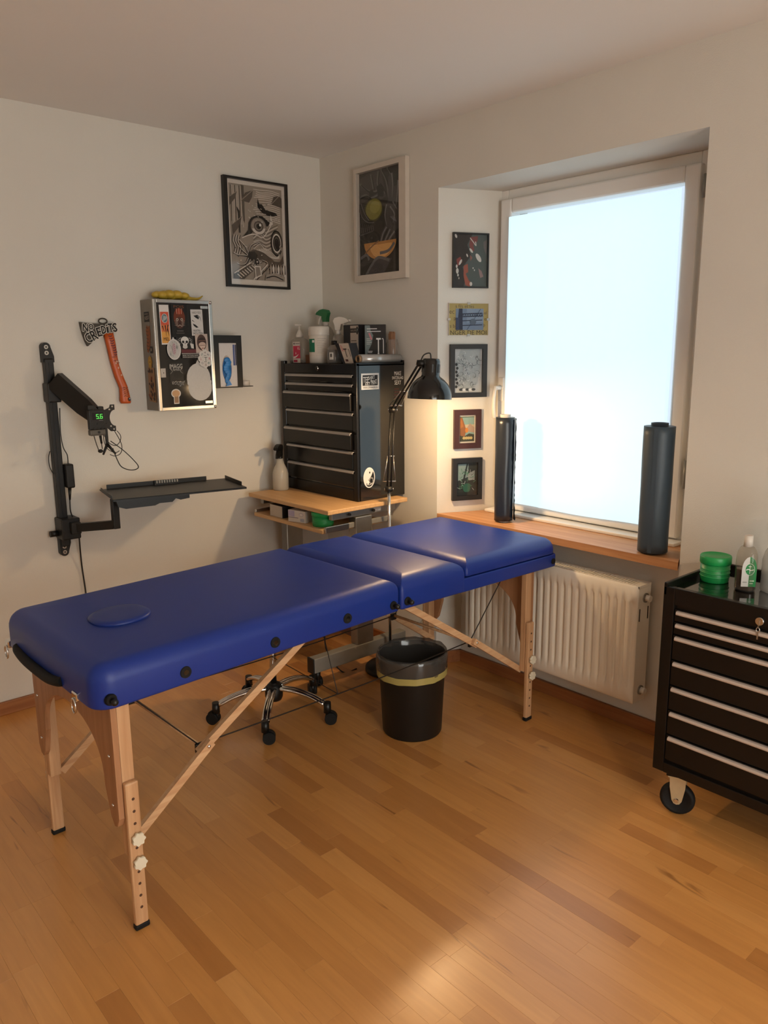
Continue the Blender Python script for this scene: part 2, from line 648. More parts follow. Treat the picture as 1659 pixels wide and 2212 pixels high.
cand = []
rs = random.Random(11)
nrow = int((0.12 - XL) / SW)
for i in range(nrow):
    x = 0.12 - SW / 2 - i * SW
    ya, yb = (0.0, YF) if x < -0.03 else (NL - 0.01, NR + 0.02)
    y = ya
    while y > yb:
        L = rs.choice(LENS)
        yc = y - L / 2
        q = to_px((x, yc, 0))
        size = 0
        if q and -80 < q[0] < 1740 and 1340 < q[1] < 2330:
            size = L / q[2] ** 2
        cand.append((size, x, yc, L))
        y -= L
cand.sort(key=lambda t: -t[0])
rest = MB()
for k, (s, x, yc, L) in enumerate(cand):
    if k < 300 and s > 0:
        ob = bpy.data.objects.new('plank', PLK[L])
        ob.location = (x, yc, 0)
        COL.objects.link(ob)
        ob.parent = floor
    else:
        w = SW / 2 - 0.0002; l = L / 2 - 0.0002
        rest.add([(x - w, yc - l, 0), (x + w, yc - l, 0), (x + w, yc + l, 0), (x - w, yc + l, 0)], [[0, 1, 2, 3]], PM)
me = bpy.data.meshes.new('parquet_strips')
me.from_pydata([tuple(v) for v in rest.v], [], rest.f)
me.materials.append(PM)
ob = bpy.data.objects.new('parquet_strips', me)
COL.objects.link(ob); ob.parent = floor; ob['kind'] = 'stuff'

# ---- ceiling and walls
structure(MB().box(XL - 0.1, 0.4, YF - 0.1, 0.1, CH, CH + 0.1, CEIL).build('ceiling'))
structure(MB().box(XL - 0.1, 0.4, 0.0, 0.1, -0.05, CH + 0.02, WALL).build('wall_back'))
structure(MB().box(XL - 0.1, XL, YF - 0.1, 0.0, -0.05, CH + 0.02, WALL).build('wall_left'))
# front wall with an opening for the added window behind the camera
W2 = (-2.9, -1.0, 0.12, 2.0)
mb = MB()
for a, b, c, d in ((XL, W2[0], 0, CH), (W2[1], 0.3, 0, CH), (W2[0], W2[1], 0, W2[2]), (W2[0], W2[1], W2[3], CH)):
    mb.box(a, b, YF - 0.2, YF, c - (0.05 if c == 0 else 0), d, WALL)
structure(mb.build('wall_front'))
# window wall with its splayed niche
mb = MB()


def quad(a, b, c, d, m=WALL):
    mb.add([a, b, c, d], [[0, 1, 2, 3]], m)


def slabx(y0, y1, z0, z1):
    mb.box(0.0, 0.4, y0, y1, z0, z1, WALL)


slabx(NL + 0.0, 0.0, -0.05, CH + 0.02)
slabx(YF, NR, -0.05, CH + 0.02)
slabx(NR, NL, NT, CH + 0.02)
# splayed wedges beside the niche
mb.prism([(0.0, NL), (0.4, NL), (0.4, NL - KS * 0.4), ], 'z', 0.0, NT, WALL)
mb.prism([(0.0, NR), (0.4, NR), (0.4, NR + KS * 0.4), ], 'z', 0.0, NT, WALL)
mb.box(NB, 0.4, NR - 0.01, NL + 0.01, -0.05, SILL - 0.03, WALL)
structure(mb.build('wall_right'))

# ---- baseboards
mb = MB()
mb.box(XL, -0.0, -0.016, 0.0, 0.0, 0.058, BASEW, bev=0.003)
structure(mb.build('baseboard_back'))
BASEY = wood_mat('wooden baseboard right', '#9a6239', '#86512d', axis='y', scale=4)
mb = MB()
mb.box(NB - 0.016, NB, NR + 0.06, NL - 0.05, 0.0, 0.058, BASEY, bev=0.003)
mb.box(-0.016, 0.0, NL, -0.017, 0.0, 0.058, BASEY, bev=0.003)
mb.box(-0.016, 0.0, YF, NR, 0.0, 0.058, BASEY, bev=0.003)
d = Vector((NB, -KS * NB, 0)); n = Vector((-KS, -1, 0)).normalized() * 0.016
a = Vector((0, NL, 0)); b = a + d
mb.prism([(a.x, a.y), (b.x, b.y), (b.x + n.x, b.y + n.y), (a.x + n.x, a.y + n.y)], 'z', 0, 0.058, BASEY)
structure(mb.build('baseboard_right'))

# ---- sill
mb = MB()
poly = [(-0.003, NL - 0.004), (-0.003, NR + 0.004), (ND + 0.05, BR + 0.03), (ND + 0.05, BL - 0.03)]
mb.prism(poly, 'z', SILL - 0.03, SILL, SILLW)
structure(mb.build('trim_1'))

# ---- window in view
WX = 0.265                      # room face of the frame
win = structure(MB().box(WX + 0.09, WX + 0.1, BR, BL, SILL, NT, GLASS).build('window_1'))
fy0, fy1, fz0, fz1 = BR - 0.01, BL + 0.01, SILL, NT


def rectframe(mb, y0, y1, z0, z1, w, x0, x1, m, wb=None, wt=None, bev=0.004):
    wb = w if wb is None else wb; wt = w if wt is None else wt
    mb.box(x0, x1, y0, y0 + w, z0, z1, m, bev=bev)
    mb.box(x0, x1, y1 - w, y1, z0, z1, m, bev=bev)
    mb.box(x0, x1, y0 + w, y1 - w, z0, z0 + wb, m, bev=bev)
    mb.box(x0, x1, y0 + w, y1 - w, z1 - wt, z1, m, bev=bev)


mb = MB(); rectframe(mb, fy0, fy1, fz0, fz1, 0.05, WX + 0.015, WX + 0.1, PVC, wb=0.03, wt=0.06)
mb.build('window_frame', win)
MB().box(0.195, WX + 0.02, fy0 + 0.012, fy1 - 0.012, SILL, SILL + 0.014, PVC, bev=0.004).build('frame_ledge', win)
mb = MB(); rectframe(mb, fy0 + 0.035, fy1 - 0.03, fz0 + 0.02, fz1 - 0.045, 0.062, WX - 0.015, WX + 0.05, PVC, bev=0.008)
sash = mb.build('sash', win)
hy = -1.037
mb = MB()
mb.box(WX - 0.022, WX - 0.012, hy - 0.016, hy + 0.016, 1.29, 1.40, WHITEPL, bev=0.004)
mb.cyl((WX - 0.02, hy, 1.352), (WX - 0.065, hy, 1.352), 0.010, WHITEPL)
mb.tube(smooth_path([(WX - 0.058, hy, 1.358), (WX - 0.068, hy, 1.33), (WX - 0.072, hy, 1.27), (WX - 0.066, hy, 1.215)]), 0.0105, WHITEPL, n=10, flat=0.7)
mb.build('window_handle', win)
mb = MB()
mb.cyl((WX - 0.02, fy0 + 0.012, 1.10), (WX - 0.02, fy0 + 0.012, 0.99), 0.009, GREYMET)
mb.cyl((WX - 0.02, fy0 + 0.012, 2.06), (WX - 0.02, fy0 + 0.012, 2.14), 0.009, GREYMET)
mb.build('hinge', win)

# blind: fabric lit from outside, hanging in soft upright folds
BLIND = mat('daylit white blind', '#a9b0b4', 0.9, spec=0.1, emit=(0.66, 0.88, 0.97), estr=WINDOW_GLOW)
by0, by1, bz0, bz1 = -1.885, -1.068, 0.815, 2.105
mb = MB()
NX, NZ = 48, 8
vs = []
for j in range(NZ + 1):
    for i in range(NX + 1):
        t = i / NX
        y = by1 + (by0 - by1) * t
        z = bz0 + (bz1 - bz0) * j / NZ
        xx = WX - 0.026 - 0.002 * math.sin(t * 6.0) - 0.004 * math.exp(-((t - 0.27) / 0.01) ** 2) - 0.004 * math.exp(-((t - 0.66) / 0.01) ** 2)
        if j == 0:
            z += 0.003 * math.sin(t * 9)
        vs.append((xx, y, z))
fs = [[j * (NX + 1) + i, j * (NX + 1) + i + 1, (j + 1) * (NX + 1) + i + 1, (j + 1) * (NX + 1) + i] for j in range(NZ) for i in range(NX)]
mb.add(vs, fs, BLIND, True)
blind = tag(mb.build('window_blind', None, origin=(WX, (by0 + by1) / 2, bz0)), 'glowing white fabric blind covering the window pane', 'blind')
md = blind.modifiers.new('thickness', 'SOLIDIFY'); md.thickness = 0.0015

# ---- unseen window behind the camera, added to light the room
win2 = structure(MB().box(W2[0], W2[1], YF - 0.16, YF - 0.155, W2[2], W2[3], GLASS).build('fill_window'))
mb = MB()
for a, b, c, d in ((W2[0], W2[0] + 0.07, W2[2], W2[3]), (W2[1] - 0.07, W2[1], W2[2], W2[3]), (W2[0], W2[1], W2[2], W2[2] + 0.07), (W2[0], W2[1], W2[3] - 0.07, W2[3])):
    mb.box(a, b, YF - 0.18, YF - 0.1, c, d, PVC)
mb.build('window_frame', win2)
BLIND2 = mat('glowing blind of added window', '#d9dde0', 0.9, spec=0.1, emit=(0.90, 0.93, 0.90), estr=FILL_WINDOW_GLOW)
tag(MB().box(W2[0] + 0.06, W2[1] - 0.06, YF - 0.095, YF - 0.09, W2[2] + 0.06, W2[3] - 0.06, BLIND2).build('window_blind', None, origin=(-1.6, YF - 0.09, W2[2])),
    'glowing white blind on the added window behind the viewer', 'blind')

# ---- unseen hanging lamp added behind the camera for more room light
PLX, PLY_, PLZ = -2.05, -4.25, 2.12
t = thing('fill_pendant', 'added dome shaded pendant lamp, unseen on the ceiling behind the viewer', 'lamp', (PLX, PLY_, CH))
MB().cyl((PLX, PLY_, CH), (PLX, PLY_, CH - 0.03), 0.05, WHITEPL).build('canopy', t)
MB().cyl((PLX, PLY_, CH - 0.03), (PLX, PLY_, PLZ + 0.1), 0.004, PLBLACK, n=8).build('cord', t)
OPAL = mat('opal bulb lit', '#fff2e0', 0.4, emit=(1.0, 0.82, 0.62), estr=FILL_PENDANT_GLOW)
MB().ball((PLX, PLY_, PLZ), 0.042, OPAL, seg=24, rings=14).build('bulb', t)
dome = [(0.19, -0.062), (0.187, -0.02), (0.165, 0.045), (0.12, 0.09), (0.05, 0.115), (0.012, 0.118)]  # dome shaped to keep direct light off the upper walls
mb = MB(); mb.lathe(dome + [(r - 0.003, z - 0.003) for r, z in dome[::-1]], (PLX, PLY_, PLZ), mat('white enamel dome', '#e6e1d8', 0.5, noise=0.01), n=40); mb.build('dome_shade', t)

# ---- radiator under the sill
RY0, RY1, RX0, RX1, RZ0, RZ1 = -1.955, -1.072, -0.022, 0.072, 0.165, 0.640
t = thing('radiator', 'cream ribbed panel radiator under the wooden sill', 'radiator', (0.03, -1.5, RZ0))
mb = MB()
mb.box(RX0 + 0.008, RX1, RY0 + 0.0005, RY0 + 0.008, RZ0, RZ1 - 0.009, CREAM)
mb.build('side_panel', t)
mb = MB(); mb.box(RX0 + 0.012, RX1, RY1 - 0.006, RY1, RZ0, RZ1 - 0.009, CREAM); mb.build('side_panel', t)
MB().box(RX0 + 0.022, RX1 - 0.016, RY0 + 0.012, RY1 - 0.012, RZ0 + 0.02, RZ1 - 0.03, mat('dark grille backing', '#5d574e', 0.6, noise=0.1)).build('gap_shade_block', t)  # dark block standing in for the shade between the grille slats
mb = MB(); mb.box(RX1 - 0.015, RX1, RY0 + 0.01, RY1 - 0.01, RZ0, RZ1 - 0.02, CREAM); mb.build('back_panel', t)
# pressed front with upright flutes
mb = MB()
nf = 24; ny = nf * 8
zs = [RZ0, RZ0 + 0.012, RZ0 + 0.05, RZ0 + 0.066, RZ0 + 0.085, RZ1 - 0.085, RZ1 - 0.068, RZ1 - 0.055, RZ1 - 0.012, RZ1]
am = [0, 0, 0, 0.55, 1, 1, 0.75, 0, 0, 0]
y_a, y_b = RY0 + 0.022, RY1 - 0.02
cols = [RY0, RY0 + 0.006] + [y_a + (y_b - y_a) * i / ny for i in range(ny + 1)] + [RY1 - 0.006, RY1]
vs = []
for j, z in enumerate(zs):
    for i, y in enumerate(cols):
        x = RX0
        if j in (0, len(zs) - 1) or i in (0, len(cols) - 1):
            x = RX0 + 0.008
        elif 2 <= i <= ny + 2:
            ph = ((i - 2) / ny * nf) % 1.0
            w = min(1.0, max(0.0, math.sin(ph * PI)) * 1.35)
            x = RX0 + 0.015 * am[j] * (1 - w)
        vs.append((x, y, z))
nc = len(cols)
fs = [[j * nc + i, j * nc + i + 1, (j + 1) * nc + i + 1, (j + 1) * nc + i] for j in range(len(zs) - 1) for i in range(nc - 1)]
mb.add(vs, fs, CREAM, True)
mb.build('front_panel', t)
mb = MB()
rectframe_pts = ((RX0 + 0.008, RX0 + 0.02, RY0, RY1), (RX1 - 0.014, RX1, RY0, RY1))
for a, b, c, d in rectframe_pts:
    mb.box(a, b, c, d, RZ1 - 0.008, RZ1 + 0.002, CREAM)
mb.box(RX0 + 0.02, RX1 - 0.014, RY0, RY0 + 0.03, RZ1 - 0.008, RZ1 + 0.002, CREAM)
mb.box(RX0 + 0.02, RX1 - 0.014, RY1 - 0.03, RY1, RZ1 - 0.008, RZ1 + 0.002, CREAM)
grille = mb.build('top_grille', t)
mb = MB()
for i in range(62):
    y = RY0 + 0.04 + (RY1 - RY0 - 0.08) * i / 61
    mb.box(RX0 + 0.02, RX1 - 0.012, y - 0.0028, y + 0.0028, RZ1 - 0.006, RZ1 + 0.0005, CREAM)
g = mb.build('grille_slats', grille); g['kind'] = 'stuff'
for z in (RZ1 - 0.052, RZ0 + 0.045):
    mb = MB()
    mb.cyl((0.035, RY0 + 0.004, z), (0.035, RY0 - 0.004, z), 0.019, GREYMET)
    mb.cyl((0.035, RY0 - 0.002, z), (0.035, RY0 - 0.022, z), 0.013, WHITEPL, n=8)
    mb.build('end_plug', t)
for a in (-0.004, 0.055):
    MB().box(a, a + 0.004, RY0 - 0.0015, RY0 + 0.001, 0.50, 0.55, BLACK).build('bracket_slot', t)
for y in (-1.8, -1.25):
    MB().box(RX1, NB, y - 0.02, y + 0.02, 0.25, 0.55, GREYMET).build('wall_bracket', t)

# ================================================================== MASSAGE TABLE (local frame: u along, v across, z up)
bed = thing('massage_table', 'portable massage table with blue vinyl cushions on beech legs', 'massage table',
            (-0.99, -1.283, 0), math.radians(1.5), local=True)
UL, UJ, US, UR = -0.988, 0.055, 0.385, 0.958          # left end, fold, step of the head cushion, right end
VF, VB = -0.33, 0.335


def lerp(x, pts):
    for (a, fa), (b, fb) in zip(pts, pts[1:]):
        if x <= b:
            return fa + (fb - fa) * (x - a) / (b - a)
    return pts[-1][1]


def zb(u):
    return lerp(u, [(UL, 0.650), (UJ, 0.672), (UR, 0.652)])


def zt(u):
    return lerp(u, [(UL, 0.766), (UJ, 0.782), (UR, 0.772)])


mb = MB()
rslab(mb, UL, UJ - 0.004, VF, VB, 0, 0.116, VINYL, rc=(0.055, 0.012, 0.012, 0.055), rt=0.046, rb=0.008, ts=8, fz=lambda u, k: zb(u) + (zt(u) - zb(u)) * k, crown=0.003)
foot = mb.build('cushion', bed)
mb = MB()
rslab(mb, UJ + 0.004, US - 0.002, VF, VB, 0, 0.116, VINYL, rc=(0.012, 0.012, 0.012, 0.012), rt=0.052, rb=0.008, ts=8, fz=lambda u, k: zb(u) + (zt(u) - zb(u)) * k, crown=0.003)
mb.build('cushion', bed)
mb = MB()
rslab(mb, US + 0.004, UR, VF + 0.002, VB - 0.002, 0, 0.066, VINYL, rc=(0.012, 0.05, 0.05, 0.012), rt=0.050, rb=0.006, ts=8, fz=lambda u, k: zb(u) + 0.055 + (zt(u) - zb(u) - 0.055) * k, crown=0.004)
mb.build('cushion', bed)
mb = MB()
rslab(mb, US - 0.03, UR + 0.002, VF + 0.001, VB - 0.001, 0, 0.052, VINYL, rc=(0.004, 0.03, 0.03, 0.004), rt=0.006, rb=0.006, fz=lambda u, k: zb(u) + 0.052 * k)
mb.build('head_board', bed)
# plug of the face hole
pu, pv = -0.768, 0.0
mb = MB()
prof = [(0.98, -0.004), (1.0, 0.001), (0.985, 0.005), (0.93, 0.0085), (0.8, 0.010), (0.45, 0.011), (0.0, 0.011)]
vs = []; N = 40
zc = lambda u: zt(u) + 0.003
for r, h in prof:
    for i in range(N):
        a = 2 * PI * i / N
        c, s = math.cos(a), math.sin(a)
        uu = pu + 0.086 * r * c
        vv = pv + 0.082 * r * math.copysign(abs(s) ** 0.8, s)
        vs.append((uu, vv, zc(uu) + h))
fs = [[j * N + i, j * N + (i + 1) % N, (j + 1) * N + (i + 1) % N, (j + 1) * N + i] for j in range(len(prof) - 1) for i in range(N)]
mb.add(vs, fs, VINYLP, True)
mb.build('face_hole_plug', bed)
# black sockets and corner knobs along the front
for u, z in ((-0.742, 0.690), (-0.453, 0.697), (-0.178, 0.703)):
    zz = zb(u) + 0.036
    mb = MB()
    mb.cyl((u, VF + 0.004, zz), (u, VF - 0.004, zz), 0.0175, RUBBER, r2=0.0155)
    mb.cyl((u, VF - 0.0042, zz), (u, VF - 0.0048, zz), 0.0075, BLACKG)
    mb.build('socket', bed)
for u in (UL + 0.04, UJ - 0.034, UJ + 0.032):
    zz = zb(u) + 0.028
    mb = MB()
    mb.cyl((u, VF + 0.004, zz), (u, VF - 0.006, zz), 0.0165, RUBBER, r2=0.013)
    mb.cyl((u, VF - 0.006, zz), (u, VF - 0.02, zz), 0.0065, RUBBER, n=12)
    mb.ball((u, VF - 0.02, zz), 0.0095, PLBLACK, seg=12, rings=8)
    mb.build('corner_knob', bed)
MB().cyl((UR - 0.035, VF + 0.004, zb(UR) + 0.026), (UR - 0.035, VF - 0.003, zb(UR) + 0.026), 0.012, RUBBER, n=16).build('socket', bed)
# carrying handle and rings on the near end
mb = MB()
zz = zb(UL)
pts = smooth_path([(UL + 0.004, 0.235, zz + 0.020), (UL - 0.003, 0.205, zz + 0.014), (UL - 0.007, 0.12, zz + 0.008), (UL - 0.007, -0.02, zz + 0.008), (UL - 0.003, -0.085, zz + 0.014), (UL + 0.004, -0.11, zz + 0.020)], 6)
mb.tube(pts, 0.015, RUBBER, n=10, flat=0.9)
mb.build('carry_handle', bed)
for v in (0.31, -0.205):
    mb = MB()
    mb.box(UL - 0.006, UL + 0.012, v - 0.016, v + 0.016, zz + 0.0, zz + 0.022, CHROME, bev=0.003)
    ring = [(UL - 0.008, v + 0.013 * math.cos(a), zz - 0.014 + 0.020 * math.sin(a)) for a in [2 * PI * i / 18 for i in range(18)]]
    mb.tube(ring, 0.0024, CHROME, n=8, closed=True)
    mb.build('strap_ring', bed)


# legs: end panel with an arch, upper posts, sliding lower posts with holes, knobs and feet
def leg_frame(u, out, arch_z=0.568, zl=0.30, vs_=0.0):
    """u: position along, out: -1 near end / +1 far end (side of the plywood panel)"""
    x0, x1 = (u - 0.032, u - 0.017) if out < 0 else (u + 0.017, u + 0.032)
    zt_ = zb(u) + 0.004
    o, w = 0.285, 0.225
    pts = [(-o, zt_), (-o, zl + 0.03), (-o + 0.012, zl + 0.005), (-o + 0.03, zl)]
    inner = []
    for i in range(25):
        a = PI * i / 24
        vv = -math.cos(a) * (w - 0.012)
        inner.append((vv, 0.40 + (arch_z - 0.40) * math.sin(a) ** 0.8))
    pts += [(-w - 0.012, zl + 0.02)] + inner + [(w + 0.012, zl + 0.02), (o - 0.03, zl), (o - 0.012, zl + 0.005), (o, zl + 0.03), (o, zt_)]
    mb = MB()
    pts = [(a_ + vs_, z_) for a_, z_ in pts]
    mb.prism(pts, 'x', x0, x1, PLY)
    pan = mb.build('end_panel', bed)
    for s in (-1, 1):
        vo = s * o + vs_
        mb = MB()
        mb.box(u - 0.016, u + 0.019, vo - s * 0.026, vo, 0.215, zt_, BEECH, bev=0.003)
        up = mb.build('upper_leg', bed)
        mb = MB()
        mb.box(u - 0.017, u + 0.020, vo, vo + s * 0.018, 0.012, 0.432, BEECH, bev=0.005)
        low = mb.build('lower_leg', bed)
        for k in range(10):
            z = 0.385 - k * 0.0355
            mb = MB()
            mb.cyl((u + 0.002, vo + s * 0.0170, z), (u + 0.002, vo + s * 0.0184, z), 0.0042, mat('bored hole', '#4a2f1c', 0.8, noise=0.1), n=12)
            mb.build('peg_hole', low)
        MB().box(u - 0.019, u + 0.022, vo - s * 0.001, vo + s * 0.020, 0.0, 0.016, RUBBER, bev=0.004).build('foot_cap', low)
        for z in (0.272, 0.202):
            mb = MB()
            prof = []
            for i in range(48):
                a = 2 * PI * i / 48
                r = 0.0165 + 0.0018 * math.cos(7 * a)
                prof.append((u + 0.004 + r * math.cos(a), z + r * math.sin(a)))
            d0, d1 = vo + s * 0.021, vo + s * 0.033
            mb.prism(prof, 'y', min(d0, d1), max(d0, d1), KNOB, smooth=True)
            mb.cyl((u + 0.004, vo + s * 0.016, z), (u + 0.004, vo + s * 0.023, z), 0.008, KNOB, n=12)
            mb.build('clamp_knob', low)
        for z in (0.50, 0.36):
            MB().ball((x0 - 0.001 if out < 0 else x1 + 0.001, vo - s * 0.03, z), 0.005, CHROME, seg=10, rings=6, s=(0.6, 1, 1)).build('bolt', pan)


KNOB = mat('ivory plastic knob', '#d8d0ba', 0.45, noise=0.02, nscale=30)
UA, UB = -0.91, 0.825
leg_frame(UA, -1, vs_=-0.016)
leg_frame(UB, 1)


def bar(name, a, b, w, h, m, v0, v1):
    """flat wooden bar from a to b (u,z), thickness across v"""
    a = Vector((a[0], 0, a[1])); b = Vector((b[0], 0, b[1]))
    d = (b - a).normalized(); n = Vector((-d.z, 0, d.x)) * h / 2
    vs = []
    for v in (v0, v1):
        for p in (a - n, b - n, b + n, a + n):
            vs.append((p.x, v, p.z))
    mb = MB(); mb.add(vs, [[0, 1, 2, 3], [7, 6, 5, 4], [0, 4, 5, 1], [1, 5, 6, 2], [2, 6, 7, 3], [3, 7, 4, 0]], m)
    return mb.build(name, bed)


HNL, HNR = (-0.655, 0.405), (0.545, 0.402)           # hinges of the folding braces
for s in (-1, 1):
    va, vb_, vc = s * 0.259, s * 0.243, s * 0.227
    for sg, leg, hn, top in ((-1, (UA + 0.02, 0.222), HNL, (-0.235, zb(-0.235) + 0.002)), (1, (UB - 0.0, 0.212), HNR, (0.12, zb(0.12) + 0.002))):
        dx = 0.022 * (1 if sg < 0 else -1)
        b1 = bar('brace', leg, (hn[0] + dx, hn[1] + 0.016), 0, 0.024, BEECHX, va, vb_)
        b2 = bar('brace', (hn[0] - dx * 0.6, hn[1] - 0.012), top, 0, 0.024, BEECHX, vb_, vc)
        MB().ball((hn[0] + dx * 0.4, va + s * 0.001, hn[1] + 0.008), 0.0055, CHROME, seg=10, rings=6, s=(1, 0.6, 1)).build('bolt', b1)
        mb = MB(); mb.box(hn[0] - 0.014, hn[0] + 0.014, vc - s * 0.012, vc, hn[1] - 0.02, hn[1] + 0.008, PLBLACK, bev=0.002)
        mb.build('cable_clip', b2)
# crossbars joining the pairs of braces
for hn in (HNL, HNR):
    MB().cyl((hn[0], -0.243, hn[1]), (hn[0], 0.243, hn[1]), 0.006, BEECHX, n=12).build('crossbar', bed)
# steel cables
CABLE = mat('dark steel cable', '#231a14', 0.5, metal=0.3, noise=0.1, nscale=60)
for s in (-1, 1):
    vc = s * 0.215
    for pts in ([(HNL[0], vc, HNL[1]), (-0.2, vc, 0.396), (0.1, vc, 0.394), (HNR[0], vc, HNR[1])],
                [(HNL[0], vc, HNL[1]), (-0.88, vc, zb(-0.88))],
                [(HNR[0], vc, HNR[1]), (0.77, vc, zb(0.77))]):
        mb = MB(); mb.tube(smooth_path(pts, 6), 0.0022, CABLE, n=6); mb.build('cable', bed)
for pts in ([(-0.13, -0.215, 0.396), (-0.02, 0.05, zb(0))], [(-0.13, -0.215, 0.396), (-0.10, 0.215, 0.396)]):
    mb = MB(); mb.tube(pts, 0.0016, CABLE, n=6); mb.build('cable', bed)

# ================================================================== WASTE BIN
BX, BY = -0.565, -1.285
binp = [(0.0, 0.004), (0.112, 0.004), (0.118, 0.0), (0.121, 0.006), (0.136, 0.325), (0.139, 0.333), (0.133, 0.333), (0.117, 0.012), (0.0, 0.010)]
t = thing('waste_bin', 'black plastic waste bin lined with a clear bag under the massage table', 'bin', (BX, BY, 0))
BINP = mat('matt black bin plastic', '#15120f', 0.5, spec=0.35, noise=0.05, nscale=40, bump=0.05, bscale=300)
MB().lathe(binp, (BX, BY, 0), BINP, n=40).build('bucket', t)
FILM = glass_mat('thin bin bag film', tint=(0.52, 0.50, 0.48), ior=1.6, rough=0.12, haze=0.10, hazecol=(0.45, 0.43, 0.40))
YFILM = glass_mat('yellow band of bag', tint=(0.75, 0.66, 0.3), ior=1.5, rough=0.2, haze=0.72, hazecol=(0.50, 0.42, 0.14))
rb_ = random.Random(4)


def film(rz, m, name, n=72, wob=0.0022, seed=1, tilt=0.0, zw=0.004):
    r_ = random.Random(seed)
    ph = [(r_.random() * 6.28, r_.randint(5, 17), r_.random()) for _ in range(5)]
    mb = MB(); vs = []
    for j, (r, z) in enumerate(rz):
        for i in range(n):
            a = 2 * PI * i / n
            q = sum(math.sin(k * a + p + j * 0.7 * w) for p, k, w in ph) / 5
            rr = r + abs(q) * wob * (1 + 0.5 * math.sin(3 * a + j))
            vs.append((BX + rr * math.cos(a), BY + rr * math.sin(a), z + tilt * math.cos(a + 0.6) + zw * q))
    fs = [[j * n + i, j * n + (i + 1) % n, (j + 1) * n + (i + 1) % n, (j + 1) * n + i] for j in range(len(rz) - 1) for i in range(n)]
    mb.add(vs, fs, m, True)
    return mb.build(name, t)


liner = film([(0.141, 0.272), (0.1425, 0.30), (0.1425, 0.325), (0.141, 0.340), (0.136, 0.345), (0.128, 0.335), (0.124, 0.29), (0.121, 0.22), (0.117, 0.12), (0.112, 0.03)], FILM, 'liner', wob=0.006, tilt=0.004)
film([(0.1432, 0.250), (0.1432, 0.277)], YFILM, 'bag_band', wob=0.002, seed=3, tilt=0.004, zw=0.0012)

# ================================================================== SWIVEL STOOL
SX, SY = -0.917, -0.802
t = thing('swivel_stool', 'swivel stool on a five-star chrome base with black casters', 'stool', (SX, SY, 0))
MB().cyl((SX, SY, 0.13), (SX, SY, 0.43), 0.014, CHROME, n=20).build('gas_column', t)
mb = MB(); mb.lathe([(0.0, 0.075), (0.032, 0.075), (0.038, 0.09), (0.038, 0.125), (0.030, 0.145), (0.022, 0.15), (0.0, 0.15)], (SX, SY, 0), PLBLACK, n=24)
mb.build('hub', t)
mb = MB(); mb.lathe([(0.0, 0.0), (0.15, 0.0), (0.165, 0.012), (0.17, 0.035), (0.16, 0.06), (0.13, 0.07), (0.0, 0.072)], (SX, SY, 0.43), mat('black stool vinyl', '#15130f', 0.45, noise=0.06, nscale=20), n=36)
mb.build('seat', t)
for k in range(5):
    a = math.radians(12 + 72 * k)
    ca, sa = math.cos(a), math.sin(a)

    def P(r, z, off=0.0):
        return (SX + ca * r - sa * off, SY + sa * r + ca * off, z)
    mb = MB()
    for off in (-0.009, 0.009):
        mb.tube(smooth_path([P(0.03, 0.128, off), P(0.10, 0.127, off), (P(0.17, 0.112, off * 0.95)), P(0.232, 0.086, off * 0.9)], 5), 0.0095, CHROME, n=10)
    arm = mb.build('base_arm', t)
    mb = MB()
    cr = 0.245
    mb.cyl(P(cr, 0.05), P(cr, 0.095), 0.0165, PLBLACK, r2=0.015, n=18)
    b = a + (0.9, 2.1, -0.6, 1.7, 0.3)[k]
    cb, sb = math.cos(b), math.sin(b)
    c0 = Vector(P(cr, 0.0)) + Vector((cb, sb, 0)) * 0.014
    for sgn in (-1, 1):
        q = c0 + Vector((-sb, cb, 0)) * 0.010 * sgn
        mb.cyl(q + Vector((-sb, cb, 0)) * -0.008 + Vector((0, 0, 0.0255)), q + Vector((-sb, cb, 0)) * 0.008 + Vector((0, 0, 0.0255)), 0.0255, RUBBER, n=22)
    mb.cyl(c0 + Vector((-sb, cb, 0)) * -0.006 + Vector((0, 0, 0.034)), c0 + Vector((-sb, cb, 0)) * 0.006 + Vector((0, 0, 0.034)), 0.024, PLBLACK, n=18)
    mb.build('caster', t)

# ================================================================== ROLLING TOOL CABINET
CX0, CX1, CY0, CY1, CZ0, CZ1 = -0.385, -0.02, -2.93, -2.252, 0.162, 0.79
t = thing('rolling_tool_cabinet', 'black rolling tool cabinet with seven drawers beside the window', 'tool cabinet', (-0.2, -2.59, 0))
mb = MB()
mb.box(CX0 + 0.012, CX1, CY0, CY1, CZ0, CZ1 - 0.02, BLACKS, bev=0.002)
mb.build('body', t)
mb = MB()     # front frame: sides, top and bottom rails
mb.box(CX0, CX0 + 0.02, CY1 - 0.038, CY1, CZ0, CZ1, BLACKS, bev=0.003)
mb.box(CX0, CX0 + 0.02, CY0, CY0 + 0.038, CZ0, CZ1, BLACKS, bev=0.003)
mb.box(CX0, CX0 + 0.02, CY0 + 0.038, CY1 - 0.038, CZ1 - 0.055, CZ1, BLACKS, bev=0.002)
mb.box(CX0, CX0 + 0.02, CY0 + 0.038, CY1 - 0.038, CZ0, CZ0 + 0.035, BLACKS, bev=0.002)
mb.build('front_frame', t)
mb = MB()
mb.box(CX0 + 0.02, CX1 - 0.012, CY0 + 0.012, CY1 - 0.012, CZ1 - 0.025, CZ1 - 0.010, BLACKG)
mb.build('top_tray', t)
mb = MB()
mb.box(CX0, CX1, CY1 - 0.012, CY1, CZ1 - 0.03, CZ1 + 0.012, BLACKS, bev=0.003)
mb.box(CX0, CX1, CY0, CY0 + 0.012, CZ1 - 0.03, CZ1 + 0.012, BLACKS, bev=0.003)
mb.box(CX1 - 0.012, CX1, CY0, CY1, CZ1 - 0.03, CZ1 + 0.012, BLACKS, bev=0.003)
mb.build('top_rim', t)
